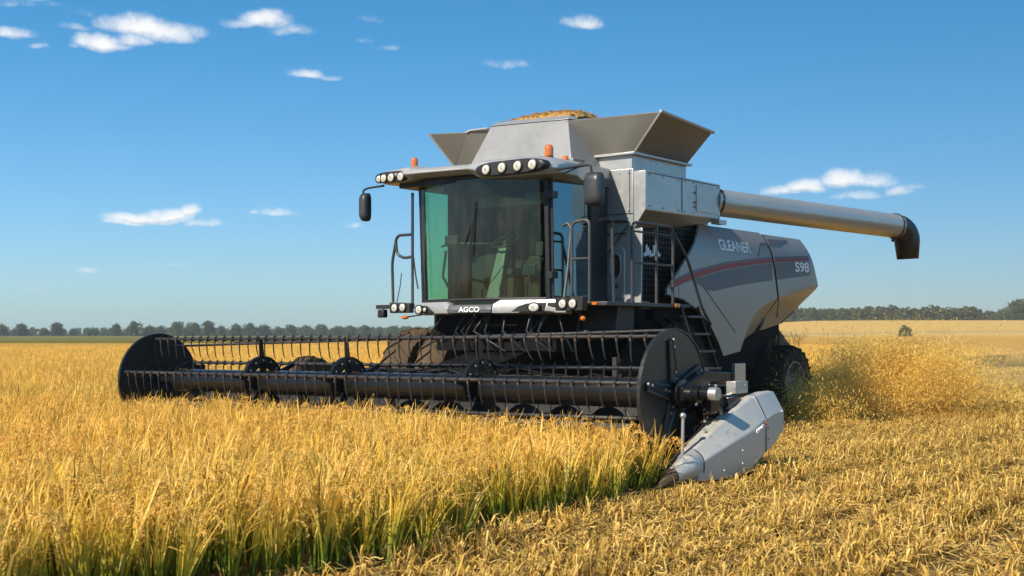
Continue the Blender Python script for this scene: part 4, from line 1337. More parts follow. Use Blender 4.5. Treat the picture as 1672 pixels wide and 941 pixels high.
# radiator screen recess below the box
m_ = MB()
m_.sheet([(1.52, 4.0, 2.12), (1.52, 4.7, 2.12), (1.52, 6.1, 3.30), (1.52, 6.3, 3.5), (1.52, 4.0, 3.45)], .05)
scr = m_.build('radiator_screen', 'black_rough', H)
m_ = MB()
for i in range(24):
    b = 4.05 + i * .085
    lo = 2.14 if b < 4.7 else 2.14 + (b - 4.7) * .85
    m_.box(1.53, 1.545, b - .012, b + .012, lo, 3.44)
for j in range(15):
    z = 2.2 + j * .085
    hi = 4.7 + max(0, (z - 2.14) / .85)
    m_.box(1.55, 1.560, 4.02, min(hi, 6.0), z - .008, z + .008)
m_.build('screen_grille', 'dark_frame', scr)
m_ = MB()
for i in range(9):
    m_.box(1.575, 1.60, 4.32 + i * .055, 4.35 + i * .055, 2.80 + .01 * (i % 3), 2.86 + .04 * ((i * 7) % 4))
m_.build('screen_decal', 'lettering_white', scr)

# flares of the grain tank (bright edge, darker sheet), then the raised middle panel behind the cab
def flare(pts, mat='flare_steel', rim=True):
    m_ = MB(); m_.sheet(pts, .025)
    o = m_.build('tank_flare', mat, fw, bevel=.004)
    return o
LZ, TZ = 4.345, 4.86
flare([(.70, 3.88, LZ), (1.70, 3.88, LZ), (2.32, 3.60, 4.83), (.62, 3.60, 4.87)])
flare([(-1.84, 3.88, LZ + .06), (-.80, 3.88, LZ), (-.95, 3.66, 4.93), (-1.30, 3.62, 4.93), (-1.36, 3.60, 4.90)])
flare([(-1.84, 3.88, LZ + .06), (-1.36, 3.60, 4.90), (-2.16, 3.58, 4.95)])
flare([(-1.84, 3.90, LZ + .06), (-2.18, 3.58, 4.95), (-2.25, 5.3, 4.9), (-1.75, 5.5, LZ)])
flare([(1.70, 3.88, LZ), (1.66, 5.52, LZ), (2.28, 5.20, 4.73), (2.34, 3.60, 4.83)])
flare([(1.66, 5.52, LZ), (-1.70, 5.52, LZ), (-1.8, 5.72, 4.60), (1.72, 5.72, 4.55)])
m_ = MB()
m_.tube([(2.33, 3.58, 4.84), (2.30, 5.22, 4.74)], .025, 6); m_.tube([(1.72, 3.86, LZ), (2.34, 3.58, 4.83)], .018, 6)
m_.tube([(-1.84, 3.86, LZ + .06), (-2.17, 3.57, 4.96)], .018, 6); m_.tube([(-1.36, 3.585, 4.90), (-1.30, 3.60, 4.93), (-.93, 3.62, 4.93)], .014, 6)
m_.build('flare_edge', 'tank_steel', fw)
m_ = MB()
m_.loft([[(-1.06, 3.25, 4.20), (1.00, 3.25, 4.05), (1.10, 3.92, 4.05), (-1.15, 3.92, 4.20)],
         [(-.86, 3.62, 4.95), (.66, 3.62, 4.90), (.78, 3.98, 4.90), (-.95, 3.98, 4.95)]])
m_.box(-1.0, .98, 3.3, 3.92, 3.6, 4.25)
m_.build('tank_front_panel', 'tilt_shade_grey', fw, bevel=.008)  # coloured darker than tank_steel in place of shading from its tilt
m_ = MB()
m_.loft([[(-.88, 3.60, 4.955), (.68, 3.60, 4.905), (.95, 4.6, 4.92), (-1.1, 4.6, 4.96)], [(-.80, 3.72, 5.03), (.62, 3.72, 4.985), (.80, 4.5, 4.98), (-1.0, 4.5, 5.04)]])
m_.build('tank_top_frame', 'tank_steel', fw, bevel=.008)
# grain heap
gh = MB(); NXg = 26; secs = []
for i in range(NXg + 1):
    q = i / NXg; u_ = -.92 + 1.62 * q; row = []
    for j in range(15):
        p = j / 14; b_ = 3.80 + .75 * p
        d = max(0, 1 - (2 * q - 1.12) ** 2) * max(0, 1 - (2 * p - 1) ** 2)
        row.append((u_, b_, 5.0 + .155 * d ** .6 + rnd.uniform(-.012, .012) - .06 * (q == 0 or q == 1)))
    secs.append(row)
gh.loft(secs, close=False, caps=False)
gho = gh.build('grain_heap', MATS['rust_clip'], None, smooth=180)
gho.location = MO; gho.rotation_euler = (0, 0, MA)
tag(gho, 'heap of harvested golden grain showing above the grain tank', 'grain', kind='stuff')
m, t, out = new_mat('grain')
v = t.n('ShaderNodeTexCoord').outputs['Object']
vo = t.n('ShaderNodeTexVoronoi'); vo.inputs['Scale'].default_value = 55; t.put(vo.inputs['Vector'], v)
c = t.mix(vo.outputs['Distance'], (.55, .33, .09), (.25, .12, .03))
b = t.n('ShaderNodeBsdfPrincipled', {'Base Color': c, 'Roughness': .8}); t.put(out.inputs[0], b.outputs[0])
gho.data.materials[0] = m
Fg = Fast(); rg = random.Random(9)
for i in range(900):
    q = rg.random(); p = rg.random(); u_ = -.92 + 1.62 * q; b_ = 3.80 + .75 * p
    d = max(0, 1 - (2 * q - 1.12) ** 2) * max(0, 1 - (2 * p - 1) ** 2)
    z0 = 5.0 + .15 * d ** .6
    a = rg.uniform(0, 6.28); L = rg.uniform(.03, .10)
    P0 = Vector((u_, b_, z0)); P1 = P0 + Vector((math.cos(a), math.sin(a), rg.uniform(0, .45))) * L
    Fg.ribbon([tuple(P0), tuple(P0.lerp(P1, .5) + Vector((0, 0, .01))), tuple(P1)], .012, (-math.sin(a), math.cos(a), .3), [lerp3(GRAIN, (.30, .15, .04), rg.random())] * 3, False)
fo_ = Fg.build('heap_straw', 'chaff'); fo_.parent = gho

# ---- unloading auger
A0 = Vector((1.70, 6.255, 3.79)); A1 = Vector((3.02, 11.05, 3.645))
m_ = MB()
dirA = (A1 - A0).normalized()
m_.tube([A0 - dirA * .02, A1], .225, 32)
tube_ = m_.build('unloading_auger', 'auger_steel', H, smooth=40)
m_ = MB()
for q in (0.012, .985):
    c_ = A0.lerp(A1, q); m_.ring(c_, dirA, [(-.012, .222), (-.012, .24), (.012, .24), (.012, .222)], 32)
for j in range(14):
    a = 2 * math.pi * j / 14; s1 = dirA.orthogonal().normalized(); s2 = dirA.cross(s1)
    for q in (0.012, .985):
        m_.tube([A0.lerp(A1, q) + (s1 * math.cos(a) + s2 * math.sin(a)) * .238 - dirA * .02, A0.lerp(A1, q) + (s1 * math.cos(a) + s2 * math.sin(a)) * .238 + dirA * .02], .010, 6)
m_.build('auger_flange', 'dark_frame', tube_, smooth=40)
m_ = MB()
down = Vector((.02, .06, -1)).normalized()
cen = []
for j in range(7):
    t_ = j / 6; a = t_ * math.pi * .5
    cen.append(A1 + dirA * (.30 * math.sin(a)) + down * (.26 * (1 - math.cos(a))))
ringn = 24; secs = []
dirs = []
for j in range(7):
    a = j / 6 * math.pi * .5; d = dirA * math.cos(a) + down * math.sin(a); dirs.append(d.normalized())
cen.append(cen[-1] + down * .34); dirs.append(dirs[-1])
radii = [.225, .228, .232, .238, .24, .24, .238, .20]
for c_, d, r_ in zip(cen, dirs, radii):
    side = dirA.cross(down).normalized(); upv = side.cross(d).normalized()
    secs.append([c_ + (side * math.cos(2 * math.pi * i / ringn) + upv * math.sin(2 * math.pi * i / ringn)) * r_ for i in range(ringn)])
m_.loft(secs, True, False)
so_ = m_.build('spout', 'plastic_black', tube_, smooth=50)
sdm = so_.modifiers.new('solid', 'SOLIDIFY'); sdm.thickness = .012
m_ = MB(); m_.tube([A1 - dirA * .12 + Vector((0, 0, -.23)), A1 - dirA * .12 + Vector((0, 0, -.30))], .03, 8); m_.build('hose_fitting', 'dark_frame', tube_)

# ---- cab
UC0, UC1 = -1.24, 1.16
def glass_b(u, z):
    """bowed windscreen: furthest forward in the middle, leaning out a little at the top"""
    q = (u - (UC0 + UC1) / 2) / ((UC1 - UC0) / 2)
    return 2.16 + .20 * abs(q) ** 2.2 + .05 * (3.2 - z) * 0.6
m_ = MB(); NU, NZ = 20, 10
rows = []
for k in range(NZ + 1):
    z = 2.13 + (3.92 - 2.13) * k / NZ; row = []
    inset = .05 * max(0, (3.0 - z) / .9) ** 1.5
    for i in range(NU + 1):
        q = i / NU; u = UC0 + .03 + inset + (UC1 - UC0 - .10 - 1.6 * inset) * q
        row.append((u, glass_b(u, z), z))
    rows.append(row)
o = len(m_.v)
for r_ in rows: m_.v += r_
for k in range(NZ):
    for i in range(NU): m_.f.append((k * (NU + 1) + i, k * (NU + 1) + i + 1, (k + 1) * (NU + 1) + i + 1, (k + 1) * (NU + 1) + i))
cabm = MB()
cabm.box(UC0, UC1, 2.42, 3.88, 1.96, 2.12)              # floor
cabm.box(UC0 + .1, UC1 - .02, 3.70, 3.88, 2.1, 3.95)              # rear bulkhead
cabm.box(UC1 - .02, UC1 + .05, 3.42, 3.88, 2.05, 3.95)    # rear side post
cabm.box(UC0 - .03, UC0 + .06, 3.02, 3.88, 2.05, 3.95)
for u_ in (UC0 - .02, UC1 - .01):
    cabm.loft([[(u_ - .035, 2.38 + lean, z), (u_ + .035, 2.38 + lean, z), (u_ + .035, 2.46 + lean, z), (u_ - .035, 2.46 + lean, z)] for z, lean in ((2.05, .06), (3.0, .02), (3.95, -.02))])
cabm.tube([(UC0 + q / 16 * (UC1 - UC0), glass_b(UC0 + q / 16 * (UC1 - UC0), 2.13) + .01, 2.115) for q in range(17)], .025, 6)
cabm.tube([(UC0 + q / 16 * (UC1 - UC0), glass_b(UC0 + q / 16 * (UC1 - UC0), 3.9) + .01, 3.92) for q in range(17)], .035, 6)
cab = cabm.build('cab', 'plastic_black', H, bevel=.006, smooth=40)
ws = m_.build('windshield', 'windshield_glass', cab, smooth=180)
m_ = MB(); m_.sheet([(UC1 + .03, 2.46, 2.16), (UC1 + .03, 3.42, 2.16), (UC1 + .03, 3.42, 3.86), (UC1 + .03, 2.44, 3.90)], .008)
m_.build('side_window', 'side_glass', cab)
m_ = MB(); m_.sheet([(UC0 - .03, 2.48, 2.16), (UC0 - .03, 3.02, 2.16), (UC0 - .03, 3.02, 3.90), (UC0 - .03, 2.46, 3.90)], .008)
m_.build('side_window', 'windshield_glass', cab)
# door frame, hinges, handle
m_ = MB()
m_.tube(fillet([(UC1 + .055, 2.47, 2.13), (UC1 + .055, 2.43, 3.90), (UC1 + .055, 3.44, 3.86), (UC1 + .055, 3.44, 2.13), (UC1 + .055, 2.47, 2.13)], .05), .02, 6)
for z in (2.45, 3.6): m_.box(UC1 + .03, UC1 + .12, 2.36, 2.50, z - .05, z + .05)
m_.build('door_frame', 'plastic_black', cab, smooth=50)
# interior
m_ = MB()
m_.box(-.30, .36, 3.15, 3.55, 2.50, 2.62); m_.box(-.28, .34, 3.48, 3.64, 2.55, 3.35); m_.box(-.16, .22, 3.50, 3.62, 3.35, 3.56)
m_.box(-.22, .28, 3.2, 3.5, 2.12, 2.5)
m_.build('driver_seat', 'seat_cloth', cab, bevel=.05, smooth=60)
m_ = MB()
m_.box(.38, .62, 2.95, 3.55, 2.12, 2.78); m_.box(.66, 1.0, 3.1, 3.6, 2.12, 2.62)
m_.box(UC0 + .1, -.45, 3.35, 3.68, 2.1, 2.9)
m_.build('console', 'seat_cloth', cab, bevel=.04, smooth=60)
m_ = MB()
m_.loft([[(-.20, 2.66, 2.12), (.06, 2.66, 2.12), (.06, 2.82, 2.12), (-.20, 2.82, 2.12)], [(-.10, 2.84, 2.92), (.06, 2.84, 2.92), (.06, 2.94, 2.92), (-.10, 2.94, 2.92)]])
m_.build('steering_column', 'interior_light', cab, bevel=.02)
m_ = MB()
cs = Vector((-.02, 2.92, 3.02)); axs = Vector((0, -.5, .86)).normalized()
a1 = axs.orthogonal().normalized(); a2 = axs.cross(a1)
m_.tube([cs + (a1 * math.cos(2 * math.pi * j / 28) + a2 * math.sin(2 * math.pi * j / 28)) * .21 for j in range(29)], .016, 8)
for j in range(3):
    a = j * 2.1 + .4; m_.tube([cs, cs + (a1 * math.cos(a) + a2 * math.sin(a)) * .21], .014, 6)
m_.tube([cs, (-.02, 2.90, 2.9)], .03, 8)
m_.build('steering_wheel', 'plastic_black', cab, smooth=60)
m_ = MB()
m_.box(.42, .64, 2.80, 2.86, 2.48, 2.64); m_.tube([(.53, 2.85, 2.5), (.53, 3.0, 2.3)], .015, 6)
m_.box(-.92, -.66, 2.55, 2.60, 2.98, 3.12); m_.tube([(UC0 + .08, 2.75, 2.98), (-.7, 2.6, 3.0), (-.25, 2.75, 2.98), (-.1, 2.85, 2.95)], .018, 6)
m_.box(.78, .92, 2.62, 2.68, 2.75, 2.95)
m_.build('monitor', 'plastic_black', cab, bevel=.01)
m_ = MB()
m_.tube([(-.95, 2.62, 2.9), (-1.0, 2.60, 2.5), (-.85, 2.7, 2.15)], .02, 6); m_.tube([(-.58, 3.6, 2.1), (-.60, 3.5, 3.0), (-.55, 3.4, 3.9)], .035, 6)
m_.tube([(.9, 2.75, 2.9), (.92, 2.7, 2.5), (.85, 2.8, 2.2)], .02, 6); m_.ball((.85, 2.72, 2.72), .07, 10)
m_.build('lever', 'plastic_black', cab, smooth=60)
m_ = MB(); m_.box(.52, .74, 2.36, 2.52, 2.125, 2.135); m_.build('paper_sheet', 'lettering_white', cab)

m_ = MB()
m_.box(UC0 + .12, UC1 - .04, 3.66, 3.695, 2.13, 3.86)
m_.box(UC0 + .065, UC0 + .09, 3.03, 3.66, 2.13, 3.86)
m_.build('cab_lining', 'interior', cab)
m_ = MB()
m_.box(-.50, -.42, 3.60, 3.66, 2.2, 3.7); m_.box(.55, .62, 3.60, 3.66, 2.2, 3.7); m_.box(-1.0, -.55, 3.62, 3.66, 3.1, 3.5); m_.box(.66, 1.02, 3.6, 3.66, 2.75, 3.45)
m_.box(-.9, .9, 2.5, 3.5, 3.78, 3.85); m_.box(.1, .38, 2.62, 2.9, 3.66, 3.80)
m_.build('cab_trim', 'seat_cloth', cab, bevel=.015)
m_ = MB()
m_.tube([(-.55, 2.40, 2.13), (-.15, 2.15, 3.0), (-.02, 2.13, 3.25)], .010, 6); m_.tube([(-.06, 2.125, 2.75), (.04, 2.12, 3.55)], .012, 6)
m_.build('wiper', 'plastic_black', cab, smooth=60)
# roof: grey shell with a wide brow, black lamp pods, lamps
m_ = MB()
def roof_sec(u, fb, z0, z1, back=3.95):
    return [(u, fb + .10, z0), (u, fb, z0 + (z1 - z0) * .45), (u, fb + .06, z1 - .03), (u, fb + .30, z1 + .02), (u, back, z1 + .02), (u, back, z0)]
m_.loft([roof_sec(-1.84, 2.08, 3.95, 4.09, 3.3), roof_sec(-1.70, 1.95, 3.93, 4.15, 3.7), roof_sec(-1.16, 1.90, 3.93, 4.17), roof_sec(-.95, 1.93, 3.965, 4.13),
         roof_sec(-.2, 1.93, 3.96, 4.11), roof_sec(.05, 1.93, 3.95, 4.11), roof_sec(.28, 1.88, 3.86, 4.13), roof_sec(.9, 1.87, 3.84, 4.12), roof_sec(1.25, 1.89, 3.84, 4.10, 3.9), roof_sec(1.42, 1.92, 3.84, 4.07, 2.9), roof_sec(1.55, 2.10, 3.86, 4.01, 2.6)])
roof = m_.build('cab_roof', 'silver', cab, bevel=.02, smooth=40)
m_ = MB()
m_.box(-1.5, 1.3, 2.15, 3.85, 3.86, 3.955)
m_.build('roof_lining', 'plastic_black', cab)
def pod(u0, u1, fb, zc, h, name='lamp_pod'):
    m_ = MB(); n = 26; secs = []
    prof = []
    for i in range(n):
        a = 2 * math.pi * i / n; x = math.copysign(abs(math.cos(a)) ** .55, math.cos(a)); y = math.copysign(abs(math.sin(a)) ** .75, math.sin(a))
        prof.append(((u0 + u1) / 2 + x * (u1 - u0) / 2, zc + y * h / 2))
    for k, (b_, sc) in enumerate(((fb + .12, 1.0), (fb, .985), (fb - .02, .93))):
        secs.append([((u0 + u1) / 2 + (x - (u0 + u1) / 2) * sc, b_ + .05 * abs((x - (u0 + u1) / 2) / (u1 - u0)) ** 2, zc + (z - zc) * sc) for x, z in prof])
    m_.loft(secs)
    return m_.build(name, 'plastic_black', cab, smooth=50)
def lamp(u, b, z, r, parent, name='work_light', sx=1.0, d=(0, -1, 0)):
    m_ = MB()
    m_.ring((u, b, z), d, [(-.03, r * 1.0), (-.03, r * 1.22), (.012, r * 1.22), (.016, r * 1.02), (.0, r * .98)], 24)
    if sx != 1: m_.v = [(u + (x - u) * sx, y, z_) for x, y, z_ in m_.v]
    o_ = m_.build(name, 'plastic_black', parent, smooth=40)
    m_ = MB()
    m_.ring((u, b, z), d, [(.002, r), (.014, r * .8), (.020, r * .45), (.022, .0005)], 24)
    if sx != 1: m_.v = [(u + (x - u) * sx, y, z_) for x, y, z_ in m_.v]
    m_.build('lens', 'lamp_lens', o_, smooth=60)
    m_ = MB(); m_.ring((u, b, z), d, [(.0215, r * .32), (.027, r * .30), (.027, r * .22), (.0215, r * .20)], 16)
    if sx != 1: m_.v = [(u + (x - u) * sx, y, z_) for x, y, z_ in m_.v]
    m_.build('bulb_ring', 'bolt_steel', o_, smooth=60)
    return o_
pr = pod(.24, 1.50, 1.88, 3.965, .205)
for u_, z_ in ((.47, 3.96), (.76, 3.965), (1.04, 3.965), (1.30, 3.965)): lamp(u_, 1.855, z_, .070, pr)
pl = pod(-1.84, -1.12, 1.95, 4.02, .17)
for u_, r_, b_ in ((-1.735, .055, 1.94), (-1.62, .06, 1.925), (-1.46, .064, 1.92), (-1.26, .064, 1.92)): lamp(u_, b_, 4.005, r_, pl)
# beacons
for (u_, b_, z0, k) in ((-1.32, 2.3, 4.15, .9), (1.28, 2.28, 4.08, 1.05), (1.12, 2.9, 4.03, .9)):
    m_ = MB(); m_.disc((u_, b_, z0 + .02), (0, 0, 1), .065 * k, .05, 18); m_.tube([(u_, b_, z0 - .12), (u_, b_, z0)], .015, 6)
    o_ = m_.build('beacon', 'plastic_black', cab, smooth=40)
    m_ = MB(); m_.ring((u_, b_, z0 + .045), (0, 0, 1), [(0, .058 * k), (.03, .062 * k), (.12 * k, .058 * k), (.155 * k, .042 * k), (.165 * k, .0005)], 20)
    m_.build('beacon_lens', 'amber_lens', o_, smooth=60)
# bumper below the windscreen
def bump_sec(u, z0, z1, fb): return [(u, fb + .16, z0), (u, fb + .01, z0 + .02), (u, fb, (z0 + z1) / 2), (u, fb + .035, z1 - .015), (u, fb + .16, z1)]
m_ = MB()
m_.loft([bump_sec(u, 1.89, 2.10, glass_b(u, 2.1) - .09) for u in np.linspace(-1.22, -.56, 8)] + [bump_sec(-.47, 1.885, 2.055, glass_b(0, 2.1) - .085)])
m_.build('bumper', 'silver', cab, bevel=.01, smooth=40)
m_ = MB()
m_.loft([bump_sec(.37, 1.885, 2.06, glass_b(0, 2.1) - .085)] + [bump_sec(u, 1.885, 2.115, glass_b(min(u, 1.2), 2.1) - .09 + max(0, u - 1.2) * .2) for u in np.linspace(.48, 1.50, 10)])
m_.build('bumper', 'silver', cab, bevel=.01, smooth=40)
m_ = MB()
m_.loft([bump_sec(u, 1.893, 2.045, 2.16 - .075) for u in np.linspace(-.468, .368, 8)])
bc = m_.build('bumper_centre', 'panel_dark', cab, bevel=.006, smooth=40)
lettering('AGCO', 'lettering', 'lettering_white', bc, (-.235, 2.078, 1.93), (1, 0, 0), (0, .05, 1), .105, .40, 0, .02, .003)
m_ = MB()
m_.sheet([(.72, 2.118, 1.925), (1.26, 2.175, 1.925), (1.30, 2.185, 2.05), (.98, 2.15, 2.045), (.84, 2.13, 2.0)], .02)
m_.sheet([(-1.12, 2.16, 1.92), (-.80, 2.10, 1.92), (-.84, 2.11, 1.99), (-.92, 2.13, 2.03), (-1.12, 2.17, 2.04)], .02)
m_.build('lamp_recess', 'plastic_black', cab, bevel=.004)
lamp(1.12, 2.13, 1.985, .06, cab, 'headlight', 1.5)
lamp(-1.07, 2.12, 1.975, .062, cab, 'headlight')
lamp(-.93, 2.105, 1.97, .034, cab, 'headlight')

# outer lamp brackets with round work lights
brk = MB()
brk.box(1.52, 1.98, 2.10, 2.22, 1.93, 2.12); brk.box(-1.98, -1.24, 2.12, 2.22, 2.0, 2.06); brk.box(-1.66, -1.24, 2.10, 2.2, 1.93, 2.08)
brk.tube([(-1.86, 2.17, 2.05), (-1.86, 2.17, 1.93)], .012, 6); brk.tube([(-1.1, 2.25, 1.9), (-1.39, 2.2, 1.87)], .012, 6); brk.tube([(1.7, 2.3, 1.95), (1.92, 2.2, 1.84)], .012, 6)
brk = brk.build('lamp_bracket', 'dark_frame', H, bevel=.012)
for u_, z_ in ((1.65, 2.025), (1.82, 2.025), (-1.55, 2.01), (-1.38, 2.015)): lamp(u_, 2.09, z_, .062, brk)
m_ = MB(); m_.box(-1.93, -1.79, 2.10, 2.2, 1.86, 1.99); m_.build('camera_box', 'dark_frame', brk, bevel=.02)
for c_, r_, q_ in (((-1.39, 2.16, 1.86), .05, (1.4, 1, .6)), ((1.92, 2.2, 1.82), .042, (1, 1, .9))):
    m_ = MB(); m_.ball(c_, r_, 12, *q_); m_.build('indicator', 'amber_lens', brk, smooth=60)

# mirrors
for pts, box_ in (([(1.42, 2.15, 3.90), (1.95, 2.12, 3.92), (2.10, 2.12, 3.92), (2.12, 2.12, 3.84), (2.12, 2.1, 3.55)], (2.13, 2.17, 3.59, .150, .235)), ([(-1.78, 2.1, 3.92), (-2.08, 2.05, 3.90), (-2.16, 2.03, 3.87), (-2.16, 2.02, 3.80)], (-2.11, 2.03, 3.60, .085, .225))):
    m_ = MB(); m_.tube(fillet(pts, .05), .017, 8)
    mo = m_.build('mirror_arm', 'dark_frame', H, smooth=60)
    cu, cb, cz, hw, hh = box_
    m_ = MB(); secs = []
    for (db, k) in ((-.10, .55), (-.085, .80), (-.04, .97), (.03, 1.0), (.045, .94)):
        secs.append([(cu + hw * k * math.copysign(abs(math.cos(a)) ** .45, math.cos(a)), cb + db, cz + hh * k * math.copysign(abs(math.sin(a)) ** .45, math.sin(a))) for a in [2 * math.pi * i / 24 + .01 for i in range(24)]])
    m_.loft(secs)
    m_.build('mirror_shell', 'mirror_shell', mo, smooth=50)
# struts beside the right mirror arm
m_ = MB()
m_.tube([(1.5, 2.3, 3.86), (1.95, 2.12, 3.92)], .012, 6); m_.tube([(1.48, 2.6, 3.98), (1.98, 2.2, 3.93)], .012, 6)
m_.build('mirror_strut', 'dark_frame', H)

# platform, rails, ladder
m_ = MB()
m_.box(1.22, 2.24, 2.32, 4.25, 2.0, 2.055)
m_.box(1.68, 2.24, 4.25, 4.62, 2.0, 2.055)
plat = m_.build('platform', 'rail_grey', H, bevel=.008)
for bx_ in ((2.242, 2.262, 4.14, 4.26, 2.0, 2.06), (1.98, 2.08, 2.30, 2.315, 2.01, 2.05)):
    m_ = MB(); m_.box(*bx_); m_.build('indicator', 'amber_lens', plat)
m_ = MB()
m_.box(1.42, 2.12, 2.78, 3.3, 1.62, 1.66); m_.loft([[(1.48, 2.82, 1.66), (2.06, 2.82, 1.66), (2.06, 2.84, 2.0), (1.48, 2.84, 2.0)], [(1.48, 3.3, 1.66), (2.06, 3.3, 1.66), (2.06, 3.3, 2.0), (1.48, 3.3, 2.0)]])
m_.build('tool_box', 'dark_frame', H, bevel=.01)
m_ = MB()
m_.tube([(1.42, 2.76, 1.64), (2.12, 2.76, 1.64)], .03, 6); m_.tube([(1.44, 2.76, 1.64), (1.50, 2.76, 2.0)], .018, 6); m_.tube([(2.08, 2.76, 1.64), (2.14, 2.76, 2.0)], .02, 6)
m_.build('step_frame', 'rail_grey', H)
RW = .023
rails = [
    [(1.62, 2.36, 2.04), (1.62, 2.36, 3.18), (1.92, 2.36, 3.20), (1.92, 2.36, 2.04)],
    [(1.48, 2.36, 2.06), (1.46, 2.5, 2.6), (1.44, 2.6, 3.12), (1.38, 2.6, 3.2), (1.30, 2.6, 3.16)],
    [(2.20, 3.02, 2.04), (2.20, 3.02, 3.20), (2.20, 4.15, 3.20), (2.20, 4.15, 2.04)],
    [(2.20, 3.68, 2.04), (2.20, 3.68, 3.20)],
    [(2.20, 2.55, 2.04), (2.20, 2.50, 3.19), (2.20, 2.42, 3.20), (2.05, 2.40, 3.19)],
    [(1.60, 3.86, 3.30), (1.10, 3.86, 3.32), (.98, 3.80, 3.25), (.92, 3.75, 3.0)],
    [(-1.68, 2.2, 2.10), (-1.70, 2.2, 2.72), (-1.60, 2.2, 3.14), (-1.30, 2.2, 3.14)],
    [(-1.27, 2.2, 2.05), (-1.27, 2.2, 3.78)],
    [(-1.62, 2.2, 3.05), (-1.60, 2.2, 2.85), (-1.45, 2.2, 2.78), (-1.27, 2.2, 2.80)],
]
m_ = MB()
for p_ in rails[:1] + rails[1:2] + rails[4:5]: m_.tube(fillet(p_, .09), RW, 10)
m_.tube([(1.62, 2.36, 2.66), (1.92, 2.36, 2.66)], RW * .8, 8)
m_.build('door_rail', 'rail_grey', plat, smooth=60)
m_ = MB()
for p_ in rails[2:4]: m_.tube(fillet(p_, .12), RW, 10)
m_.tube([(2.20, 3.02, 2.62), (2.20, 4.15, 2.62)], RW * .8, 8); m_.tube([(2.20, 3.02, 3.07), (2.20, 4.15, 3.07)], RW * .7, 8)
m_.tube(fillet([(2.22, 4.15, 3.1), (2.30, 4.40, 2.75), (2.36, 4.75, 2.0), (2.40, 4.95, 1.75)], .12), RW, 10)
m_.build('side_rail', 'rail_grey', plat, smooth=60)
m_ = MB(); m_.tube(fillet(rails[5], .15), RW * .8, 8); m_.tube([(1.02, 3.87, 3.12), (1.55, 3.87, 3.12)], .010, 6)
m_.tube([(1.60, 3.86, 3.25), (1.2, 3.86, 2.8), (1.05, 3.86, 2.6)], .010, 6)
m_.build('grab_handle', 'rail_grey', fw, smooth=60)
m_ = MB()
for p_ in rails[6:]: m_.tube(fillet(p_, .09), RW, 10)
m_.tube([(-1.74, 2.2, 2.08), (-1.24, 2.2, 2.06)], .02, 8); m_.tube([(-1.6, 2.2, 2.1), (-1.53, 2.2, 2.35), (-1.50, 2.2, 2.55)], .008, 5)
m_.tube([(-1.27, 2.2, 2.9), (-1.22, 2.22, 2.5), (-1.2, 2.25, 2.3)], .012, 6)
m_.build('far_rail', 'rail_grey', H, smooth=60)
m_ = MB()
for b0, b1 in ((4.30, 4.62), (4.85, 5.17)):
    pass
LP = [((2.30, 4.22, 2.02), (2.56, 4.62, .72)), ((2.30, 4.72, 2.02), (2.56, 5.12, .72))]
for a_, b_ in LP: m_.tube([a_, b_], .022, 8)
ladder = m_.build('ladder', 'dark_frame', H, smooth=60)
for j in range(5):
    q = .12 + j * .20; p0 = Vector(LP[0][0]).lerp(Vector(LP[0][1]), q); p1 = Vector(LP[1][0]).lerp(Vector(LP[1][1]), q)
    m_ = MB(); m_.box(p0.x - .09, p0.x + .07, p0.y, p1.y, p0.z - .018, p0.z + .018); m_.build('ladder_step', 'rail_grey', ladder, bevel=.004)
# battery box and bracket by the front wheel
m_ = MB(); m_.box(2.02, 2.08, 6.35, 6.72, .72, 1.12); m_.build('side_plate', 'tank_steel', H, bevel=.006)
m_ = MB(); m_.box(1.6, 2.0, 6.0, 6.9, .55, 1.0); m_.build('battery_box', 'black_rough', H, bevel=.01)
# tyre-side fender lip following the front arch
m_ = MB(); m_.tube([(surf_u(b, z) + .005, b, z) for b, z in arch1], .018, 6); m_.build('arch_lip', 'dark_frame', H, smooth=60)

# straw hanging at the rear underside
F = Fast(); r = random.Random(5)
for i in range(420):
    x0, y0, z0 = r.uniform(-.9, 1.75), r.uniform(8.6, 10.3), r.uniform(1.35, 1.72)
    if y0 < 9.4: z0 = r.uniform(1.2, 1.65)
    L = r.uniform(.06, .26); a = r.uniform(0, 6.28)
    pts = [(x0 + math.cos(a) * L * .5 * q, y0 + math.sin(a) * L * .5 * q, z0 - L * q ** 1.4) for q in (0, .35, .7, 1)]
    F.ribbon(pts, .010, (-math.sin(a), math.cos(a), 0), [lerp3(S_D, S_P, r.random())] * 4)
hs = F.build('hanging_straw', 'chaff'); hs.parent = H; tag(hs, kind='stuff')

# scraps of straw caught on the header, divider, reel and platform
F = Fast(); r = random.Random(77)
def scrap(u, b, z, L=.07):
    a = r.uniform(0, 6.28); p = Vector((u, b, z)); pts = [p.copy()]
    for k in range(3):
        p = p + Vector((math.cos(a), math.sin(a), r.uniform(-.25, .25))) * L / 3; a += r.gauss(0, .5); pts.append(p.copy())
    F.ribbon([tuple(q) for q in pts], r.uniform(.004, .008), (-math.sin(a), math.cos(a), .3), [lerp3(S_M, S_P, r.random())] * 4)
for i in range(260): scrap(r.uniform(-4.7, 4.6), r.uniform(-.36, .55), .15 + TILT * 2 + r.uniform(.03, .10), r.uniform(.05, .14))
for i in range(120):
    u_ = r.uniform(-4.3, 4.2); scrap(u_, r.uniform(-.08, .08), hz(u_) + .172, r.uniform(.03, .08))
for i in range(60): scrap(r.uniform(4.95, 5.12), r.uniform(.1, 1.2), r.uniform(.5, .95), .05)
for i in range(70): scrap(r.uniform(5.0, 5.2), r.uniform(-.2, .5), .64 + r.uniform(-.2, .14), .05)
for i in range(50): scrap(r.uniform(1.3, 2.2), r.uniform(2.35, 4.2), 2.06, .06)
for i in range(60): scrap(r.uniform(-1.1, 1.4), r.uniform(2.2, 3.6), 4.16, .05)
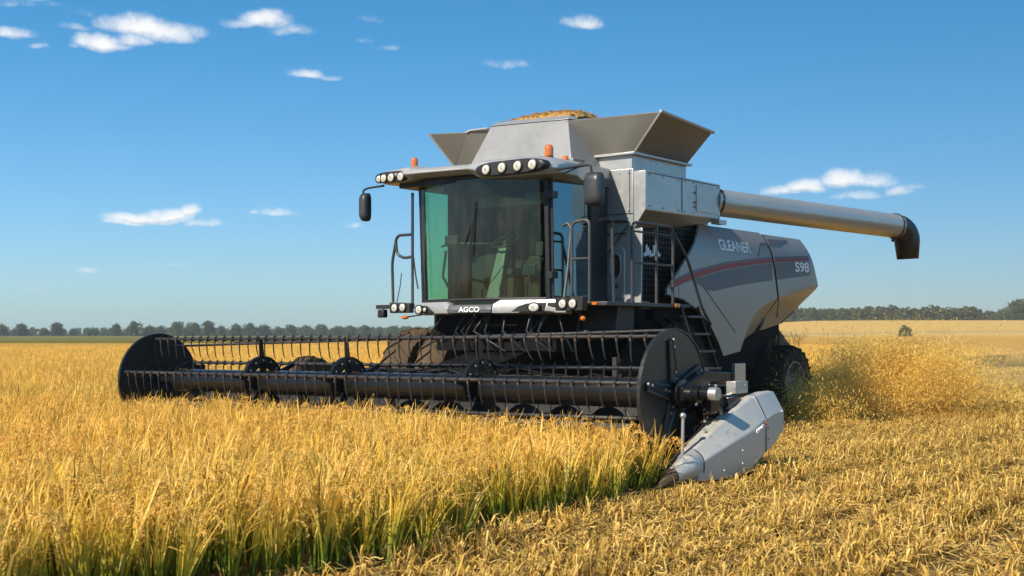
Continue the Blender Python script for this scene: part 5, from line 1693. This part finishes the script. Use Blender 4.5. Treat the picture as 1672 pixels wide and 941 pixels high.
sc_o = F.build('straw_scraps', 'chaff'); sc_o.location = MO; sc_o.rotation_euler = (0, 0, MA)
tag(sc_o, 'small scraps of straw lying on the header, reel and platform', 'straw', kind='stuff')

# ------------------------------------------------------------------ flying chaff and its dust
r = np.random.RandomState(3)
F = Fast()
def chaff(n, cx, cy, cz, sx, sy, sz, Lr=(.03, .11), w=.006, zmax=9):
    for i in range(n):
        p = Vector((cx + r.normal() * sx, cy + r.normal() * sy, cz + r.normal() * sz))
        if p.z < .04: p.z = abs(p.z) * .4 + .03
        if p.z > zmax: continue
        L = r.uniform(*Lr); a = r.uniform(0, 6.283); e = r.normal() * .7; bend = r.normal() * 1.3
        pts = [p.copy()]
        for k in range(3):
            p = p + Vector((math.cos(a) * math.cos(e), math.sin(a) * math.cos(e), math.sin(e))) * L / 3
            a += bend / 3; pts.append(p.copy())
        c = lerp3((.88, .47, .05), (1.0, .76, .22), r.rand())
        F.ribbon([tuple(q) for q in pts], w * r.uniform(.7, 1.5), (-math.sin(a), math.cos(a), r.uniform(-.5, .5)), [c] * 4, False)
def mp_(u, b): q = to_world(u, b); return q[0], q[1]
# px 1290-1600 in the view: a plume from the rear, thrown out to the machine's left and back
for (px, Y_, z_, sx, sy, sz, n_) in ((1335, 22.6, .26, .42, .8, .26, 14000), (1385, 23.2, .42, .50, .9, .34, 18000), (1440, 23.8, .62, .52, .9, .38, 22000), (1495, 24.4, .66, .52, 1.0, .40, 20000), (1548, 25.0, .45, .46, 1.0, .32, 13000), (1470, 24.2, 1.10, .60, .8, .18, 14000), (1560, 24.6, .7, .30, .8, .3, 6000), (1600, 26, .25, .5, 1.2, .2, 4000), (1325, 21.9, .3, .32, .5, .30, 6000)):
    chaff(n_, px_at(px, Y_), Y_, z_, sx, sy, sz, (.018, .075), w=.0072)
chaff(900, px_at(1480, 25), 25, 1.2, 1.3, 1.4, .45, (.02, .06), .006)
chaff(130, px_at(1510, 26), 26, 2.0, .75, .8, .14, (.015, .04), .010)
chaff(60, px_at(1440, 26), 26, 1.95, .6, .8, .1, (.015, .04), .008)
chaff(160, px_at(1466, 23.5), 23.5, 2.5, .10, .12, .35, (.008, .02), .004)
ch = F.build('flying_chaff', 'chaff')
tag(ch, 'cloud of golden chaff thrown out behind the rear wheel', 'chaff', kind='stuff')

def dust(name, cx, cy, cz, rx, ry, rz, dens, label):
    mb = MB(); mb.ball((0, 0, 0), 1.0, 20)
    o = mb.build(name, 'grain')
    o.location = (cx, cy, cz); o.scale = (rx, ry, rz); o.rotation_euler = (0, 0, MA)
    m, t, out = new_mat(name + '_air')
    v = t.n('ShaderNodeTexCoord').outputs['Object']
    ln = t.n('ShaderNodeVectorMath', operation='LENGTH'); t.put(ln.inputs[0], v)
    fall = t.ramp(ln.outputs['Value'], 1.0, .2, 0, 1)
    nz = t.ramp(t.noise(2.4, 4, .6, v), .35, .7, .15, 1)
    pv = t.n('ShaderNodeVolumePrincipled'); pv.inputs['Color'].default_value = (.99, .76, .38, 1)
    pv.inputs['Anisotropy'].default_value = .2
    t.put(pv.inputs['Density'], t.m('MULTIPLY', t.m('MULTIPLY', fall, nz), dens))
    t.put(out.inputs['Volume'], pv.outputs[0])
    o.data.materials[0] = m
    tag(o, label, 'dust', kind='stuff')
    return o
dust('dust_cloud', px_at(1460, 24.6), 24.6, .75, 2.3, 2.8, 1.35, .20, 'warm dust hanging in the thrown chaff')
dust('drifting_dust', px_at(1640, 33), 33, .7, 4.5, 9.0, 1.3, .11, 'pale dust drifting over the stubble behind the chaff')

# ------------------------------------------------------------------ haze
hb_ = MB(); hb_.box(-720, 720, -60, 1150, -1.0, 24)
hz_ = hb_.build('haze', 'grain')
m, t, out = new_mat('haze_air')
pv = t.n('ShaderNodeVolumePrincipled'); pv.inputs['Color'].default_value = (.86, .93, 1, 1); pv.inputs['Density'].default_value = .00034
pv.inputs['Anisotropy'].default_value = .3
t.put(out.inputs['Volume'], pv.outputs[0]); hz_.data.materials[0] = m
tag(hz_, 'thin blue summer haze over the far fields', 'haze', kind='stuff')
